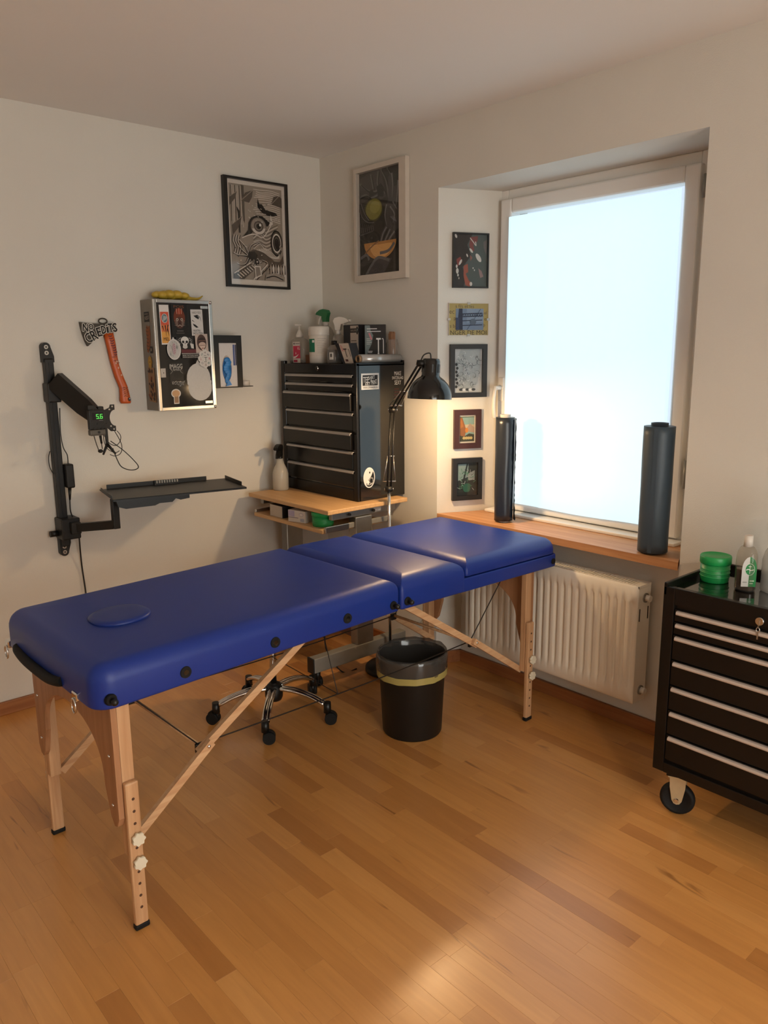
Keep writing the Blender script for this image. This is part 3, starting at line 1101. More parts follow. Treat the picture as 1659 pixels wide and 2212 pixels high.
zh = [0.706, 0.655, 0.608, 0.515, 0.428, 0.348, 0.270]        # handle rails
bounds = [CZ1 - 0.062, 0.672, 0.622, 0.532, 0.446, 0.365, 0.287, CZ0 + 0.038]
zh = [0.713, 0.671, 0.6285, 0.543, 0.457, 0.372, 0.287]
tops = [z + 0.010 for z in zh] + [CZ0 + 0.045]
for k, z in enumerate(zh):
    d = MB().box(CX0 + 0.002, CX0 + 0.03, CY0 + 0.04, CY1 - 0.04, tops[k + 1] + 0.003, tops[k] - 0.001, BLACKS, bev=0.002).build('drawer', t)
    mb = MB()
    mb.prism([(CX0 - 0.008, z - 0.006), (CX0 - 0.010, z - 0.002), (CX0 - 0.008, z + 0.004), (CX0 - 0.003, z + 0.006), (CX0 + 0.003, z + 0.006), (CX0 + 0.003, z + 0.003), (CX0 - 0.006, z + 0.001), (CX0 - 0.007, z - 0.006)], 'y', CY0 + 0.05, CY1 - 0.05, HANDLE)
    mb.build('handle', d)
ly, lz = -2.555, 0.763
lock = MB().cyl((CX0 + 0.005, ly, lz - 0.012), (CX0 - 0.008, ly, lz - 0.012), 0.0115, CHROME, n=20).build('lock', t)
mb = MB()
mb.box(CX0 - 0.013, CX0 - 0.007, ly - 0.001, ly + 0.001, lz - 0.03, lz - 0.008, STEEL)
mb.tube([(CX0 - 0.012, ly + 0.005 * math.cos(a), lz - 0.036 + 0.007 * math.sin(a)) for a in [2 * PI * i / 14 for i in range(14)]], 0.0012, CHROME, n=6, closed=True)
mb.box(CX0 - 0.013, CX0 - 0.011, ly - 0.002, ly + 0.002, lz - 0.065, lz - 0.042, STEEL)
mb.build('key', lock)
ZINC = mat('yellow zinc plate', '#c9bd9c', 0.35, metal=0.6, noise=0.05, nscale=30)
for cx, cy in ((-0.325, -2.317), (-0.325, -2.86), (-0.08, -2.317), (-0.08, -2.86)):
    r = 0.056
    MM = Matrix.Translation((cx, cy, 0)) @ Matrix.Rotation(math.radians(20), 4, 'Z')
    mb = MB()
    mb.lathe([(0.0, -0.013), (r - 0.014, -0.013), (r - 0.012, -0.015), (r - 0.004, -0.012), (r, -0.005), (r, 0.005), (r - 0.004, 0.012), (r - 0.012, 0.015), (r - 0.014, 0.013), (0.0, 0.013)],
             (0, 0, 0), RUBBER, n=32, M=MM @ Matrix.Translation((0, 0, r)) @ Matrix.Rotation(PI / 2, 4, 'Y'))
    w = mb.build('caster_wheel', t)
    mb = MB()
    for s_ in (-1, 1):
        mb.prism([(-0.026, 0.140), (0.026, 0.140), (0.024, 0.10), (0.016, 0.055), (0.009, 0.044), (0.0, 0.041), (-0.009, 0.044), (-0.016, 0.055), (-0.024, 0.10)], 'x', s_ * 0.019 - 0.0015, s_ * 0.019 + 0.0015, ZINC, M=MM)
    mb.box(-0.03, 0.03, -0.03, 0.03, 0.138, 0.146, ZINC, M=MM)
    mb.box(-0.035, 0.035, -0.035, 0.035, 0.146, CZ0, BLACKS, M=MM)
    fk = mb.build('caster_fork', t)
    mb = MB(); mb.cyl((-0.026, 0, r), (0.026, 0, r), 0.007, CHROME, n=10, M=MM)
    mb.build('axle_bolt', fk)

# ================================================================== DESK IN THE CORNER
DZ = 0.83
DX0, DX1, DY0, DY1 = -0.555, -0.07, -0.733, -0.075
t = thing('computer_desk', 'maple computer desk with grey metal legs in the room corner', 'desk', (-0.3, -0.4, 0))
MB().box(DX0, DX1, DY0, DY1, DZ - 0.02, DZ, DESKW, bev=0.003).build('desk_top', t)
MB().box(DX0 - 0.01, -0.2, DY0 + 0.03, DY1 - 0.06, 0.721, 0.739, DESKW, bev=0.003).build('pull_out_shelf', t)
for y in (DY0 + 0.035, DY1 - 0.06):
    MB().box(DX0 + 0.04, DX1 - 0.06, y - 0.012, y + 0.012, DZ - 0.053, DZ - 0.02, ALU, bev=0.002).build('side_rail', t)
    MB().box(-0.385, -0.285, y - 0.022, y + 0.03, 0.15, DZ - 0.055, ALU, bev=0.004).build('column', t)
    f = MB().box(-0.645, -0.075, y - 0.025, y + 0.022, 0.082, 0.152, GREYMET, bev=0.004).build('foot_bar', t)
    MB().box(-0.65, -0.643, y - 0.026, y + 0.023, 0.08, 0.154, PLBLACK, bev=0.002).build('end_cap', f)
    for x in (-0.61, -0.11):
        mb = MB()
        mb.cyl((x, y, 0.04), (x, y, 0.083), 0.014, PLBLACK, n=16)
        for dx in (-0.013, 0.013):
            mb.cyl((x + dx - 0.008, y + 0.012, 0.026), (x + dx + 0.008, y + 0.012, 0.026), 0.026, RUBBER, n=20)
        mb.cyl((x - 0.006, y + 0.012, 0.036), (x + 0.006, y + 0.012, 0.036), 0.024, PLBLACK, n=16)
        mb.build('caster', f)
for y in (DY0 + 0.028, DY1 - 0.055):
    MB().box(DX0 + 0.0, -0.42, y - 0.010, y + 0.004, 0.725, 0.753, STEEL, bev=0.002).build('shelf_runner', t)
    MB().box(-0.42, -0.15, y - 0.004, y + 0.010, 0.727, 0.751, GREYMET, bev=0.002).build('shelf_runner', t)
MB().box(-0.345, -0.325, DY0 + 0.05, DY1 - 0.07, 0.16, 0.30, mat('brown cross panel', '#6a4a3a', 0.6, noise=0.1), bev=0.002).build('cross_panel', t)
for x in (-0.42, -0.275):
    MB().cyl((x, DY0 + 0.024, DZ - 0.036), (x, DY0 + 0.010, DZ - 0.036), 0.0065, PLBLACK, n=14).build('rail_screw', t)
cv = Canvas(0.5); cv.rect(-0.022, -0.009, 0.022, 0.009, '#cfc8c0'); cv.rect(-0.02, 0.002, 0.02, 0.006, '#a58f88'); cv.rect(-0.02, -0.006, 0.006, -0.003, '#a58f88')
cv.build('rail_label', t, place(-0.245, DY0 + 0.0225, DZ - 0.036))

# ---- black tool chest on the desk
TX0, TX1, TY0, TY1, TZ0, TZ1 = -0.32, -0.02, -0.66, -0.055, DZ, 1.468
t = thing('tool_chest', 'black tool chest with seven drawers standing on the maple desk', 'tool chest', (-0.17, -0.36, DZ))
mb = MB()
mb.box(TX0 + 0.01, TX1, TY0, TY1, TZ0, TZ1, BLACKG, bev=0.003)
mb.build('body', t)
mb = MB()
mb.box(TX0, TX0 + 0.02, TY0, TY0 + 0.032, TZ0, TZ1 + 0.004, BLACKS, bev=0.003)
mb.box(TX0, TX0 + 0.02, TY1 - 0.032, TY1, TZ0, TZ1 + 0.014, BLACKS, bev=0.003)
mb.box(TX0, TX0 + 0.02, TY0 + 0.032, TY1 - 0.032, TZ1 - 0.045, TZ1, BLACKS, bev=0.002)
mb.box(TX0, TX0 + 0.02, TY0 + 0.032, TY1 - 0.032, TZ0, TZ0 + 0.055, BLACKS, bev=0.002)
mb.build('front_frame', t)
mb = MB()
mb.box(TX0 + 0.06, TX1, TY1 - 0.010, TY1, TZ1 - 0.01, TZ1 + 0.014, BLACKS, bev=0.002)
mb.box(TX1 - 0.010, TX1, TY0, TY1, TZ1 - 0.01, TZ1 + 0.014, BLACKS, bev=0.002)
mb.box(TX0, TX1, TY0, TY0 + 0.010, TZ1 - 0.01, TZ1 + 0.006, BLACKS, bev=0.002)
mb.build('top_rim', t)
zh = [1.413, 1.370, 1.328, 1.238, 1.148, 1.059, 0.968]
pull = [0.0, 0.0, 0.014, 0.0, 0.016, 0.003, 0.0]
tops = [z + 0.011 for z in zh] + [TZ0 + 0.06]
for k, z in enumerate(zh):
    x0 = TX0 + 0.002 - pull[k]
    d = MB().box(x0, TX0 + 0.04, TY0 + 0.034, TY1 - 0.034, tops[k + 1] + 0.003, tops[k] - 0.001, BLACKS, bev=0.002).build('drawer', t)
    mb = MB()
    mb.prism([(x0 - 0.010, z - 0.0065), (x0 - 0.012, z - 0.003), (x0 - 0.010, z + 0.003), (x0 - 0.004, z + 0.006), (x0 + 0.002, z + 0.006), (x0 + 0.002, z + 0.003), (x0 - 0.007, z + 0.001), (x0 - 0.008, z - 0.0065)], 'y', TY0 + 0.025, TY1 - 0.045, HANDLE2)
    mb.build('handle', d)
lk = MB().cyl((TX0 + 0.004, -0.365, 1.446), (TX0 - 0.006, -0.365, 1.446), 0.0115, CHROME, n=20).build('lock', t)
MB().cyl((TX0 - 0.006, -0.365, 1.446), (TX0 - 0.0066, -0.365, 1.446), 0.006, BLACK, n=12).build('keyhole', lk)
# stickers on the side facing the window
sy = TY0 - 0.0004
cv = Canvas(0.5)
cv.rect(-0.054, -0.037, 0.054, 0.037, '#d9dad8'); cv.rect(-0.046, -0.019, 0.046, 0.029, '#1a1a1a')
for s_, x, y, w, h, r in (('TEE', -0.026, 0.008, 0.034, 0.026, 0.0), ('SHIRT', 0.008, 0.017, 0.04, 0.016, 0.12), ('&', 0.006, 0.004, 0.008, 0.010, 0.0), ('ART', -0.016, -0.011, 0.034, 0.014, 0.1), ('PRINT', 0.024, -0.004, 0.034, 0.02, 0.14)):
    cv.text(s_, x, y, h, '#d9dad8', w, r)
cv.text('WWW.COPYMAKERS.CH', 0.0, -0.028, 0.009, '#1a1a1a', 0.086)
cv.build('sticker', t, place(-0.237, sy, 1.388))
cv = Canvas(0.5)
cv.text('MAKE', 0, 0.021, 0.019, '#c9c7c2', 0.044); cv.text('SWITZERLAND', 0, 0.0, 0.014, '#c9c7c2', 0.072); cv.text('SEXY', 0, -0.022, 0.020, '#c9c7c2', 0.042)
for k, w in enumerate((0.03, 0.036, 0.046, 0.056)):
    cv.rect(-0.024, -0.056 - k * 0.014, -0.024 + w, -0.049 - k * 0.014, '#3a2422')
cv.text('SEXY', -0.02, -0.128, 0.008, '#c9c7c2', 0.018)
cv.build('sticker', t, place(-0.064, sy, 1.400))
cv = Canvas(0.5)
cv.ell(0, 0, 0.036, 0.049, '#dddcd8'); cv.ell(0, 0, 0.031, 0.044, '#151515')
cv.poly([(0.031 * math.cos(a), 0.044 * math.sin(a)) for a in [math.radians(40 + 10 * i) for i in range(20)]] + [(-0.012, -0.018), (0.002, -0.004), (0.012, 0.006), (0.02, 0.02)], '#d5d4d0')
cv.ell(0.003, 0.024, 0.004, 0.005, '#1a1a1a')
for k in range(7):
    a = k * 0.9
    cv.ell(0.012 + 0.012 * math.cos(a), -0.016 + 0.014 * math.sin(a), 0.004, 0.006, '#8b8a86', a)
cv.ell(-0.008, -0.022, 0.007, 0.010, '#e2e1dd')
cv.line([(-0.02, -0.032), (0.0, -0.035), (0.018, -0.03)], 0.003, '#c9c8c4')
cv.build('sticker', t, place(-0.25, sy, 0.939))

# ---- things on top of the tool chest
ZT = TZ1 + 0.001
CLEAR = glass_mat('clear bottle plastic', tint=(0.86, 0.83, 0.79), ior=1.35, rough=0.08, haze=0.22, hazecol=(0.6, 0.56, 0.52))
MILKY = glass_mat('milky bottle plastic', tint=(0.80, 0.77, 0.70), ior=1.35, rough=0.2, haze=0.6, hazecol=(0.62, 0.58, 0.50))
WHITE = mat('white bottle plastic', '#cfc8be', 0.35, noise=0.01, nscale=20)


def bottle_body(mb, c, w, d, h, m, neck=0.012, sh=0.03, n=32, p=4.0):
    """rounded-rectangular bottle body with shoulders"""
    vs = []; prof = [(0.94, 0.0), (1.0, 0.006), (1.0, h - sh)]
    for i in range(1, 6):
        a = PI / 2 * i / 5
        prof.append((1.0 - (1 - neck / (w / 2)) * (1 - math.cos(a)), h - sh + sh * math.sin(a)))
    for k, (s, z) in enumerate(prof):
        pw = p if s > 0.85 else 2.0
        for i in range(n):
            a = 2 * PI * i / n
            ca, sa = math.cos(a), math.sin(a)
            x = math.copysign(abs(ca) ** (2 / pw), ca); y = math.copysign(abs(sa) ** (2 / pw), sa)
            vs.append((c[0] + x * d / 2 * max(s, 0), c[1] + y * w / 2 * s, c[2] + z))
    fs = [[j * n + i, j * n + (i + 1) % n, (j + 1) * n + (i + 1) % n, (j + 1) * n + i] for j in range(len(prof) - 1) for i in range(n)]
    mb.add(vs, fs, m, True)
    mb.add(vs[:n], [list(range(n))[::-1]], m)
    mb.add(vs[-n:], [list(range(n))], m)
    return mb


# pump bottle of hand disinfectant
cx, cy = -0.245, -0.122
t = thing('pump_bottle', 'clear pump bottle with a pink hand-gel label on the tool chest', 'bottle', (cx, cy, ZT))
bottle_body(MB(), (cx, cy, ZT), 0.118, 0.055, 0.128, CLEAR, neck=0.018).build('bottle', t)
mb = MB(); mb.lathe([(0, 0.128), (0.019, 0.128), (0.018, 0.14), (0.008, 0.162), (0.005, 0.165), (0.005, 0.185), (0, 0.185)], (cx, cy, ZT), WHITE, n=20)
mb.box(cx - 0.03, cx + 0.01, cy - 0.006, cy + 0.006, ZT + 0.183, ZT + 0.193, WHITE, bev=0.003); mb.build('pump', t)
cv = Canvas(0.5)
cv.rect(-0.031, -0.052, 0.031, 0.052, '#d4cbc3'); cv.rect(-0.029, -0.030, 0.031, 0.032, '#c2304f')
cv.rect(-0.027, -0.049, 0.006, -0.037, '#b03049'); cv.ell(-0.020, 0.043, 0.005, 0.005, '#3a3535')
cv.rect(-0.01, 0.040, 0.028, 0.046, '#9a928c'); cv.text('HG', 0.018, 0.020, 0.016, '#e3d2cf', 0.02)
cv.poly([(-0.028, -0.022), (-0.004, -0.018), (0.018, -0.008), (0.006, -0.020), (-0.012, -0.028), (-0.028, -0.028)], '#e0d6d0')
cv.poly([(-0.006, 0.002), (-0.002, -0.006), (-0.006, -0.011), (-0.010, -0.006)], '#e0d6d0')
cv.build('label', t, place(cx - 0.0295, cy - 0.012, ZT + 0.054, WALLR))

tag(MB().box(-0.262, -0.232, -0.226, -0.193, ZT, ZT + 0.042, mat('brown cardboard', '#6b4326', 0.7, noise=0.1), bev=0.001).build('cardboard_box', None, origin=(-0.247, -0.21, ZT)),
    'small brown cardboard box behind the white wipes canister', 'box')

# canister of wipes
cx, cy = -0.235, -0.272
t = thing('wipes_canister', 'white wipes canister with a green label on the tool chest', 'canister', (cx, cy, ZT))
mb = MB(); mb.lathe([(0, 0), (0.046, 0.0), (0.049, 0.005), (0.049, 0.136), (0, 0.136)], (cx, cy, ZT), WHITE, n=36); mb.build('tub', t)
mb = MB(); mb.lathe([(0, 0.134), (0.0505, 0.134), (0.0515, 0.138), (0.0515, 0.172), (0.047, 0.178), (0, 0.178)], (cx, cy, ZT), WHITE, n=36); mb.build('lid', t)


def wrap_rect(mb, c, r, a0, a1, z0, z1, m, n=10):
    vs = []
    for i in range(n + 1):
        a = a0 + (a1 - a0) * i / n
        for z in (z0, z1):
            vs.append((c[0] + r * math.cos(a), c[1] + r * math.sin(a), c[2] + z))
    mb.add(vs, [[2 * i, 2 * i + 2, 2 * i + 3, 2 * i + 1] for i in range(n)], m, True)


mb = MB()
c = (cx, cy, ZT)
D = math.radians
wrap_rect(mb, c, 0.0494, D(150), D(285), 0.034, 0.134, inkmat('#cdc4b8'), 16)
wrap_rect(mb, c, 0.0497, D(155), D(207), 0.054, 0.118, inkmat('#1f6b4e'))
wrap_rect(mb, c, 0.0499, D(190), D(205), 0.100, 0.112, inkmat('#d9d6cf'))
for k in range(9):
    wrap_rect(mb, c, 0.0499, D(222), D(250 + 14 * ((k * 7) % 3)), 0.050 + k * 0.0085, 0.0515 + k * 0.0085, inkmat('#9b948b'))
mb.build('label', t)


def spray_head(mb, c, ang, m, m2, s=1.0):
    M = Matrix.Translation(c) @ Matrix.Rotation(ang, 4, 'Z') @ Matrix.Scale(s, 4)
    mb.cyl((0, 0, 0), (0, 0, 0.022), 0.014, m2, n=20, M=M)
    mb.prism([(-0.014, 0.022), (0.012, 0.022), (0.014, 0.045), (0.022, 0.066), (0.014, 0.080), (-0.01, 0.086), (-0.034, 0.082), (-0.056, 0.070), (-0.06, 0.06), (-0.044, 0.056), (-0.02, 0.05)], 'y', -0.012, 0.012, m, M=M)
    mb.cyl((-0.055, 0, 0.066), (-0.070, 0, 0.065), 0.008, m2, n=14, M=M)
    mb.prism([(-0.024, 0.052), (-0.034, 0.054), (-0.047, 0.032), (-0.050, 0.012), (-0.044, 0.010), (-0.036, 0.030)], 'y', -0.006, 0.006, m2, M=M)


GREENP = mat('green plastic', '#1f6a3c', 0.4, noise=0.03, nscale=30)
cx, cy = -0.115, -0.175
t = thing('spray_bottle', 'clear spray bottle with a green trigger head on the tool chest', 'spray bottle', (cx, cy, ZT))
bottle_body(MB(), (cx, cy, ZT), 0.085, 0.07, 0.185, CLEAR, neck=0.014, sh=0.06, p=2.5).build('bottle', t)
mb = MB(); spray_head(mb, (cx, cy, ZT + 0.183), D(-80), GREENP, WHITE); mb.build('trigger_head', t)
cx, cy = -0.150, -0.318
t = thing('spray_bottle', 'clear spray bottle with a white trigger head on the tool chest', 'spray bottle', (cx, cy, ZT))
bottle_body(MB(), (cx, cy, ZT), 0.08, 0.07, 0.14, CLEAR, neck=0.016, sh=0.06, p=2.5).build('bottle', t)
mb = MB(); spray_head(mb, (cx, cy, ZT + 0.138), D(120), WHITE, WHITE); mb.build('trigger_head', t)

# ink bottle
cx, cy = -0.245, -0.405
t = thing('ink_bottle', 'small dropper bottle of black ink on the tool chest', 'bottle', (cx, cy, ZT))
mb = MB(); mb.lathe([(0, 0.002), (0.031, 0.002), (0.033, 0.006), (0.033, 0.064), (0, 0.064)], (cx, cy, ZT), mat('black ink', '#16120f', 0.25, noise=0.05), n=28); mb.build('ink', t)
mb = MB(); mb.lathe([(0, 0), (0.034, 0), (0.035, 0.004), (0.035, 0.066), (0.028, 0.078), (0.015, 0.086), (0.013, 0.09), (0, 0.09)], (cx, cy, ZT), CLEAR, n=28); mb.build('bottle', t)
mb = MB(); mb.cyl((cx, cy, ZT + 0.088), (cx, cy, ZT + 0.107), 0.0145, PLBLACK, n=20); mb.cyl((cx, cy, ZT + 0.107), (cx, cy, ZT + 0.128), 0.006, CLEAR, r2=0.003, n=12); mb.build('dropper_cap', t)
mb = MB(); wrap_rect(mb, (cx, cy, ZT), 0.0354, D(190), D(225), 0.018, 0.052, inkmat('#c9c4bc'), 6); wrap_rect(mb, (cx, cy, ZT), 0.0357, D(198), D(214), 0.03, 0.046, inkmat('#4a4642'), 6); mb.build('label', t)

# razor boxes
BOXD = mat('black carton', '#1d1b1d', 0.35, spec=0.4, noise=0.05, nscale=20)
BOXW = mat('white carton', '#c9beb3', 0.5, noise=0.03, nscale=20)
t = thing('carton', 'open black and white carton leaning on the tool chest, printed T1', 'box', (-0.27, -0.545, ZT))
M = Matrix.Translation((-0.272, -0.545, ZT)) @ Matrix.Rotation(D(-90), 4, 'Z')
mb = MB(); mb.prism([(-0.024, 0.0), (0.056, 0.0), (0.020, 0.094), (-0.086, 0.094)], 'y', -0.012, 0.035, BOXD, M=M); mb.build('shell', t)
cv = Canvas(0.5, 0.0125)
sk = lambda x, z: (x - 0.46 * z, z)
cv.poly([sk(-0.006, 0.001), sk(0.056, 0.001), sk(0.061, 0.093), sk(-0.012, 0.093)], '#c3b5a8')
for k in range(5):
    cv.line([sk(-0.004, 0.084 - 0.006 * k), sk(0.008 + 0.004 * k, 0.078 - 0.005 * k)], 0.003, '#b04a50', taper=True)
cv.poly([sk(0.020, 0.030), sk(0.025, 0.030), sk(0.025, 0.066), sk(0.020, 0.066)], '#2b2624'); cv.poly([sk(0.010, 0.064), sk(0.035, 0.064), sk(0.035, 0.069), sk(0.010, 0.069)], '#2b2624')
cv.line([sk(0.044, 0.062), sk(0.047, 0.067), sk(0.050, 0.060), sk(0.050, 0.032)], 0.003, '#2b2624')
cv.poly([sk(0.004, 0.010), sk(0.024, 0.010), sk(0.024, 0.020), sk(0.004, 0.020)], '#55302d')
cv.build('print', t, M)

t = thing('carton', 'black and pale carton of envelopes behind the leaning carton', 'box', (-0.13, -0.44, ZT))
MB().box(-0.17, -0.10, -0.50, -0.385, ZT, ZT + 0.182, BOXD, bev=0.001).build('shell', t)
cv = Canvas(0.5)
cv.rect(-0.026, -0.072, 0.034, 0.085, '#b3a598'); cv.rect(-0.026, 0.052, 0.034, 0.072, '#1d1a19'); cv.text('ENVELOPES', -0.002, 0.062, 0.010, '#a89a8c', 0.042)
cv.poly([(0.026 + 0.008 * math.cos(a), 0.062 + 0.02 * math.sin(a)) for a in [2 * PI * i / 8 + 0.39 for i in range(8)]], '#1d1a19'); cv.text('P', 0.027, 0.062, 0.016, '#8fa0a0', 0.008)
for k, (a, b) in enumerate(((-0.02, 0.02), (-0.02, 0.024), (-0.02, 0.02), (-0.02, 0.03))):
    z = 0.012 - k * 0.012 - (0.008 if k > 1 else 0)
    cv.rect(a, z, b, z + 0.0045, '#6d625a')
cv.text('CE', -0.06, 0.0, 0.012, '#8b8580', 0.016)
cv.build('print', t, place(-0.1705, -0.465, ZT + 0.092, WALLR))

t = thing('carton', 'tall black razor carton printed T1 standing beside the foil roll', 'box', (-0.13, -0.55, ZT))
bx0, bx1, by_0, by_1 = -0.215, -0.165, -0.648, -0.565
M = place(-0.126, -0.572, ZT, D(-46))
MB().box(-0.049, 0.049, 0.0, 0.03, 0.0, 0.180, BOXD, bev=0.001, M=M).build('shell', t)
cv = Canvas(0.3, 0.0004)
cv.poly([(-0.050, 0.002), (-0.044, 0.002), (-0.038, 0.05), (-0.018, 0.09), (-0.010, 0.13), (-0.022, 0.15), (-0.026, 0.176), (-0.050, 0.176)], '#6f7c7e')
cv.rect(-0.04, 0.158, 0.008, 0.162, '#c9c9c9'); cv.rect(-0.04, 0.146, 0.026, 0.150, '#c9c9c9')
cv.poly([(-0.034, 0.14), (-0.026, 0.142), (-0.014, 0.112), (-0.022, 0.108)], '#c07c84')
for k in range(4):
    cv.rect(-0.042, 0.112 - 0.008 * k, -0.026 + 0.004 * (k % 3), 0.115 - 0.008 * k, '#b9c0c0')
cv.rect(0.012, 0.044, 0.0165, 0.112, '#e4e4e4'); cv.rect(0.004, 0.110, 0.026, 0.117, '#e4e4e4'); cv.ell(0.0143, 0.045, 0.004, 0.004, '#e4e4e4')
cv.line([(0.031, 0.112), (0.036, 0.116), (0.038, 0.108), (0.038, 0.046)], 0.003, '#e4e4e4')
cv.rect(-0.036, 0.054, -0.014, 0.057, '#c9c9c9'); cv.rect(-0.036, 0.048, -0.016, 0.051, '#c9c9c9')
cv.build('print', t, M)

# foil roll along the edge
t = thing('foil_roll', 'silvery roll of cling film lying on the tool chest edge', 'roll', (-0.15, -0.62, ZT))
ry, rz = -0.628, ZT + 0.0215
FILMR = mat('rolled cling film', '#b9b8b6', 0.18, metal=0.35, noise=0.08, nscale=30, stretch=(1, 20, 20))
mb = MB(); mb.cyl((-0.272, ry, rz), (-0.022, ry, rz), 0.0205, FILMR, n=28); mb.build('film', t)
mb = MB(); mb.lathe([(0.0165, 0.0), (0.0165, 0.012), (0.012, 0.012), (0.012, 0.0)], (0, 0, 0), mat('cardboard core', '#a98561', 0.7, noise=0.08), n=24, M=Matrix.Translation((-0.284, ry, rz)) @ Matrix.Rotation(PI / 2, 4, 'Y')); mb.build('core', t)
MB().cyl((-0.278, ry, rz), (-0.274, ry, rz), 0.012, BLACK, n=20).build('bore', t)

# glass jar with wooden spatulas
cx, cy = -0.050, -0.606
t = thing('spatula_jar', 'clear jar of wooden spatulas behind the black razor carton', 'jar', (cx, cy, ZT))
mb = MB(); mb.lathe([(0, 0.0), (0.027, 0.0), (0.029, 0.004), (0.029, 0.09), (0.026, 0.10), (0.026, 0.11)], (cx, cy, ZT), CLEAR, n=28); mb.build('jar', t)
SPAT = wood_mat('pale spatula wood', '#b58a6a', '#9e7456', axis='z')
for k in range(7):
    x = cx - 0.014 + 0.0042 * k
    MB().box(x - 0.0009, x + 0.0009, cy - 0.010, cy + 0.010, ZT + 0.004, ZT + 0.138 + 0.003 * ((k * 3) % 4), SPAT, bev=0.0004).build('spatula', t)

# ---- spray bottle on the desk
cx, cy = -0.385, -0.115
t = thing('spray_bottle', 'milky spray bottle with a black trigger head on the desk', 'spray bottle', (cx, cy, DZ))
mb = MB(); mb.lathe([(0, 0), (0.038, 0.0), (0.041, 0.005), (0.041, 0.085), (0.036, 0.105), (0.022, 0.135), (0.017, 0.15), (0.0165, 0.162), (0, 0.162)], (cx, cy, DZ), MILKY, n=32); mb.build('bottle', t)
mb = MB(); spray_head(mb, (cx, cy, DZ + 0.155), D(35), PLBLACK, PLBLACK, 0.95); mb.build('trigger_head', t)

# ---- things on the pull-out shelf
ZS = 0.7395
t = thing('carton', 'dark carton with a pale end on the pull-out shelf', 'box', (-0.44, -0.30, ZS))
MB().box(-0.548, -0.37, -0.365, -0.255, ZS, ZS + 0.058, BOXD, bev=0.001).build('shell', t)
cv = Canvas(0.6, 0.0006); cv.rect(-0.052, 0.001, 0.052, 0.057, '#b9ad9e'); cv.build('end_print', t, place(-0.548, -0.31, ZS, WALLR))
t = thing('glove_box', 'white glove box with a blue glove poking out on the pull-out shelf', 'box', (-0.44, -0.45, ZS))
GM = place(-0.505, -0.470, ZS, D(-75))
MB().box(-0.052, 0.052, -0.045, 0.055, 0.0, 0.056, BOXW, bev=0.001, M=GM).build('shell', t)
cv = Canvas(0.6, 0.0456)
cv.rect(-0.050, 0.002, 0.050, 0.054, '#c4b9ad'); cv.rect(-0.050, 0.026, -0.012, 0.054, '#a79cb2'); cv.rect(-0.05, 0.020, 0.01, 0.023, '#6b6270'); cv.ell(0.028, 0.038, 0.013, 0.008, '#8a8296'); cv.ell(0.028, 0.038, 0.011, 0.0065, '#cdc4ba'); cv.rect(0.022, 0.006, 0.046, 0.020, '#9a9aa4')
cv.build('print', t, GM)
BLUEN = mat('blue nitrile', '#2f7cc0', 0.45, noise=0.1, nscale=20, bump=0.3, bscale=40)
mb = MB()
for k in range(9):
    a = k * 0.7
    mb.ball((-0.45 + 0.025 * math.cos(a * 1.7), -0.45 + 0.02 * math.sin(a), ZS + 0.054 + 0.003 * (k % 3)), 0.013, BLUEN, seg=10, rings=6, s=(1.3, 0.9, 0.6))
mb.build('glove', t)
cx, cy = -0.497, -0.618
t = thing('screw_top_tub', 'green screw-top tub on the pull-out shelf under the tool chest', 'tub', (cx, cy, ZS))
GREENT = mat('green tub plastic', '#12813f', 0.4, noise=0.04, nscale=20)
GREENL = mat('green tub lid', '#1a9048', 0.4, noise=0.04, nscale=20)


def tub(t, c, r, h, wrap=True):
    mb = MB(); mb.lathe([(0, 0), (r * 0.9, 0), (r * 0.93, 0.003), (r * 0.97, h * 0.72), (0, h * 0.72)], c, GREENT, n=36)
    for k in range(3):
        z = h * (0.22 + 0.14 * k)
        mb.lathe([(r * 0.955, z - 0.002), (r * 0.985, z), (r * 0.955, z + 0.002)], c, GREENL, n=36)
    mb.build('body', t)
    mb = MB(); mb.lathe([(0, h * 0.70), (r * 1.0, h * 0.70), (r * 1.03, h * 0.72), (r * 1.03, h * 0.96), (r * 0.99, h), (r * 0.9, h), (r * 0.88, h * 0.985), (0, h * 0.985)], c, GREENL, n=36)
    mb.build('lid', t)


tub(t, (cx, cy, ZS), 0.052, 0.068)

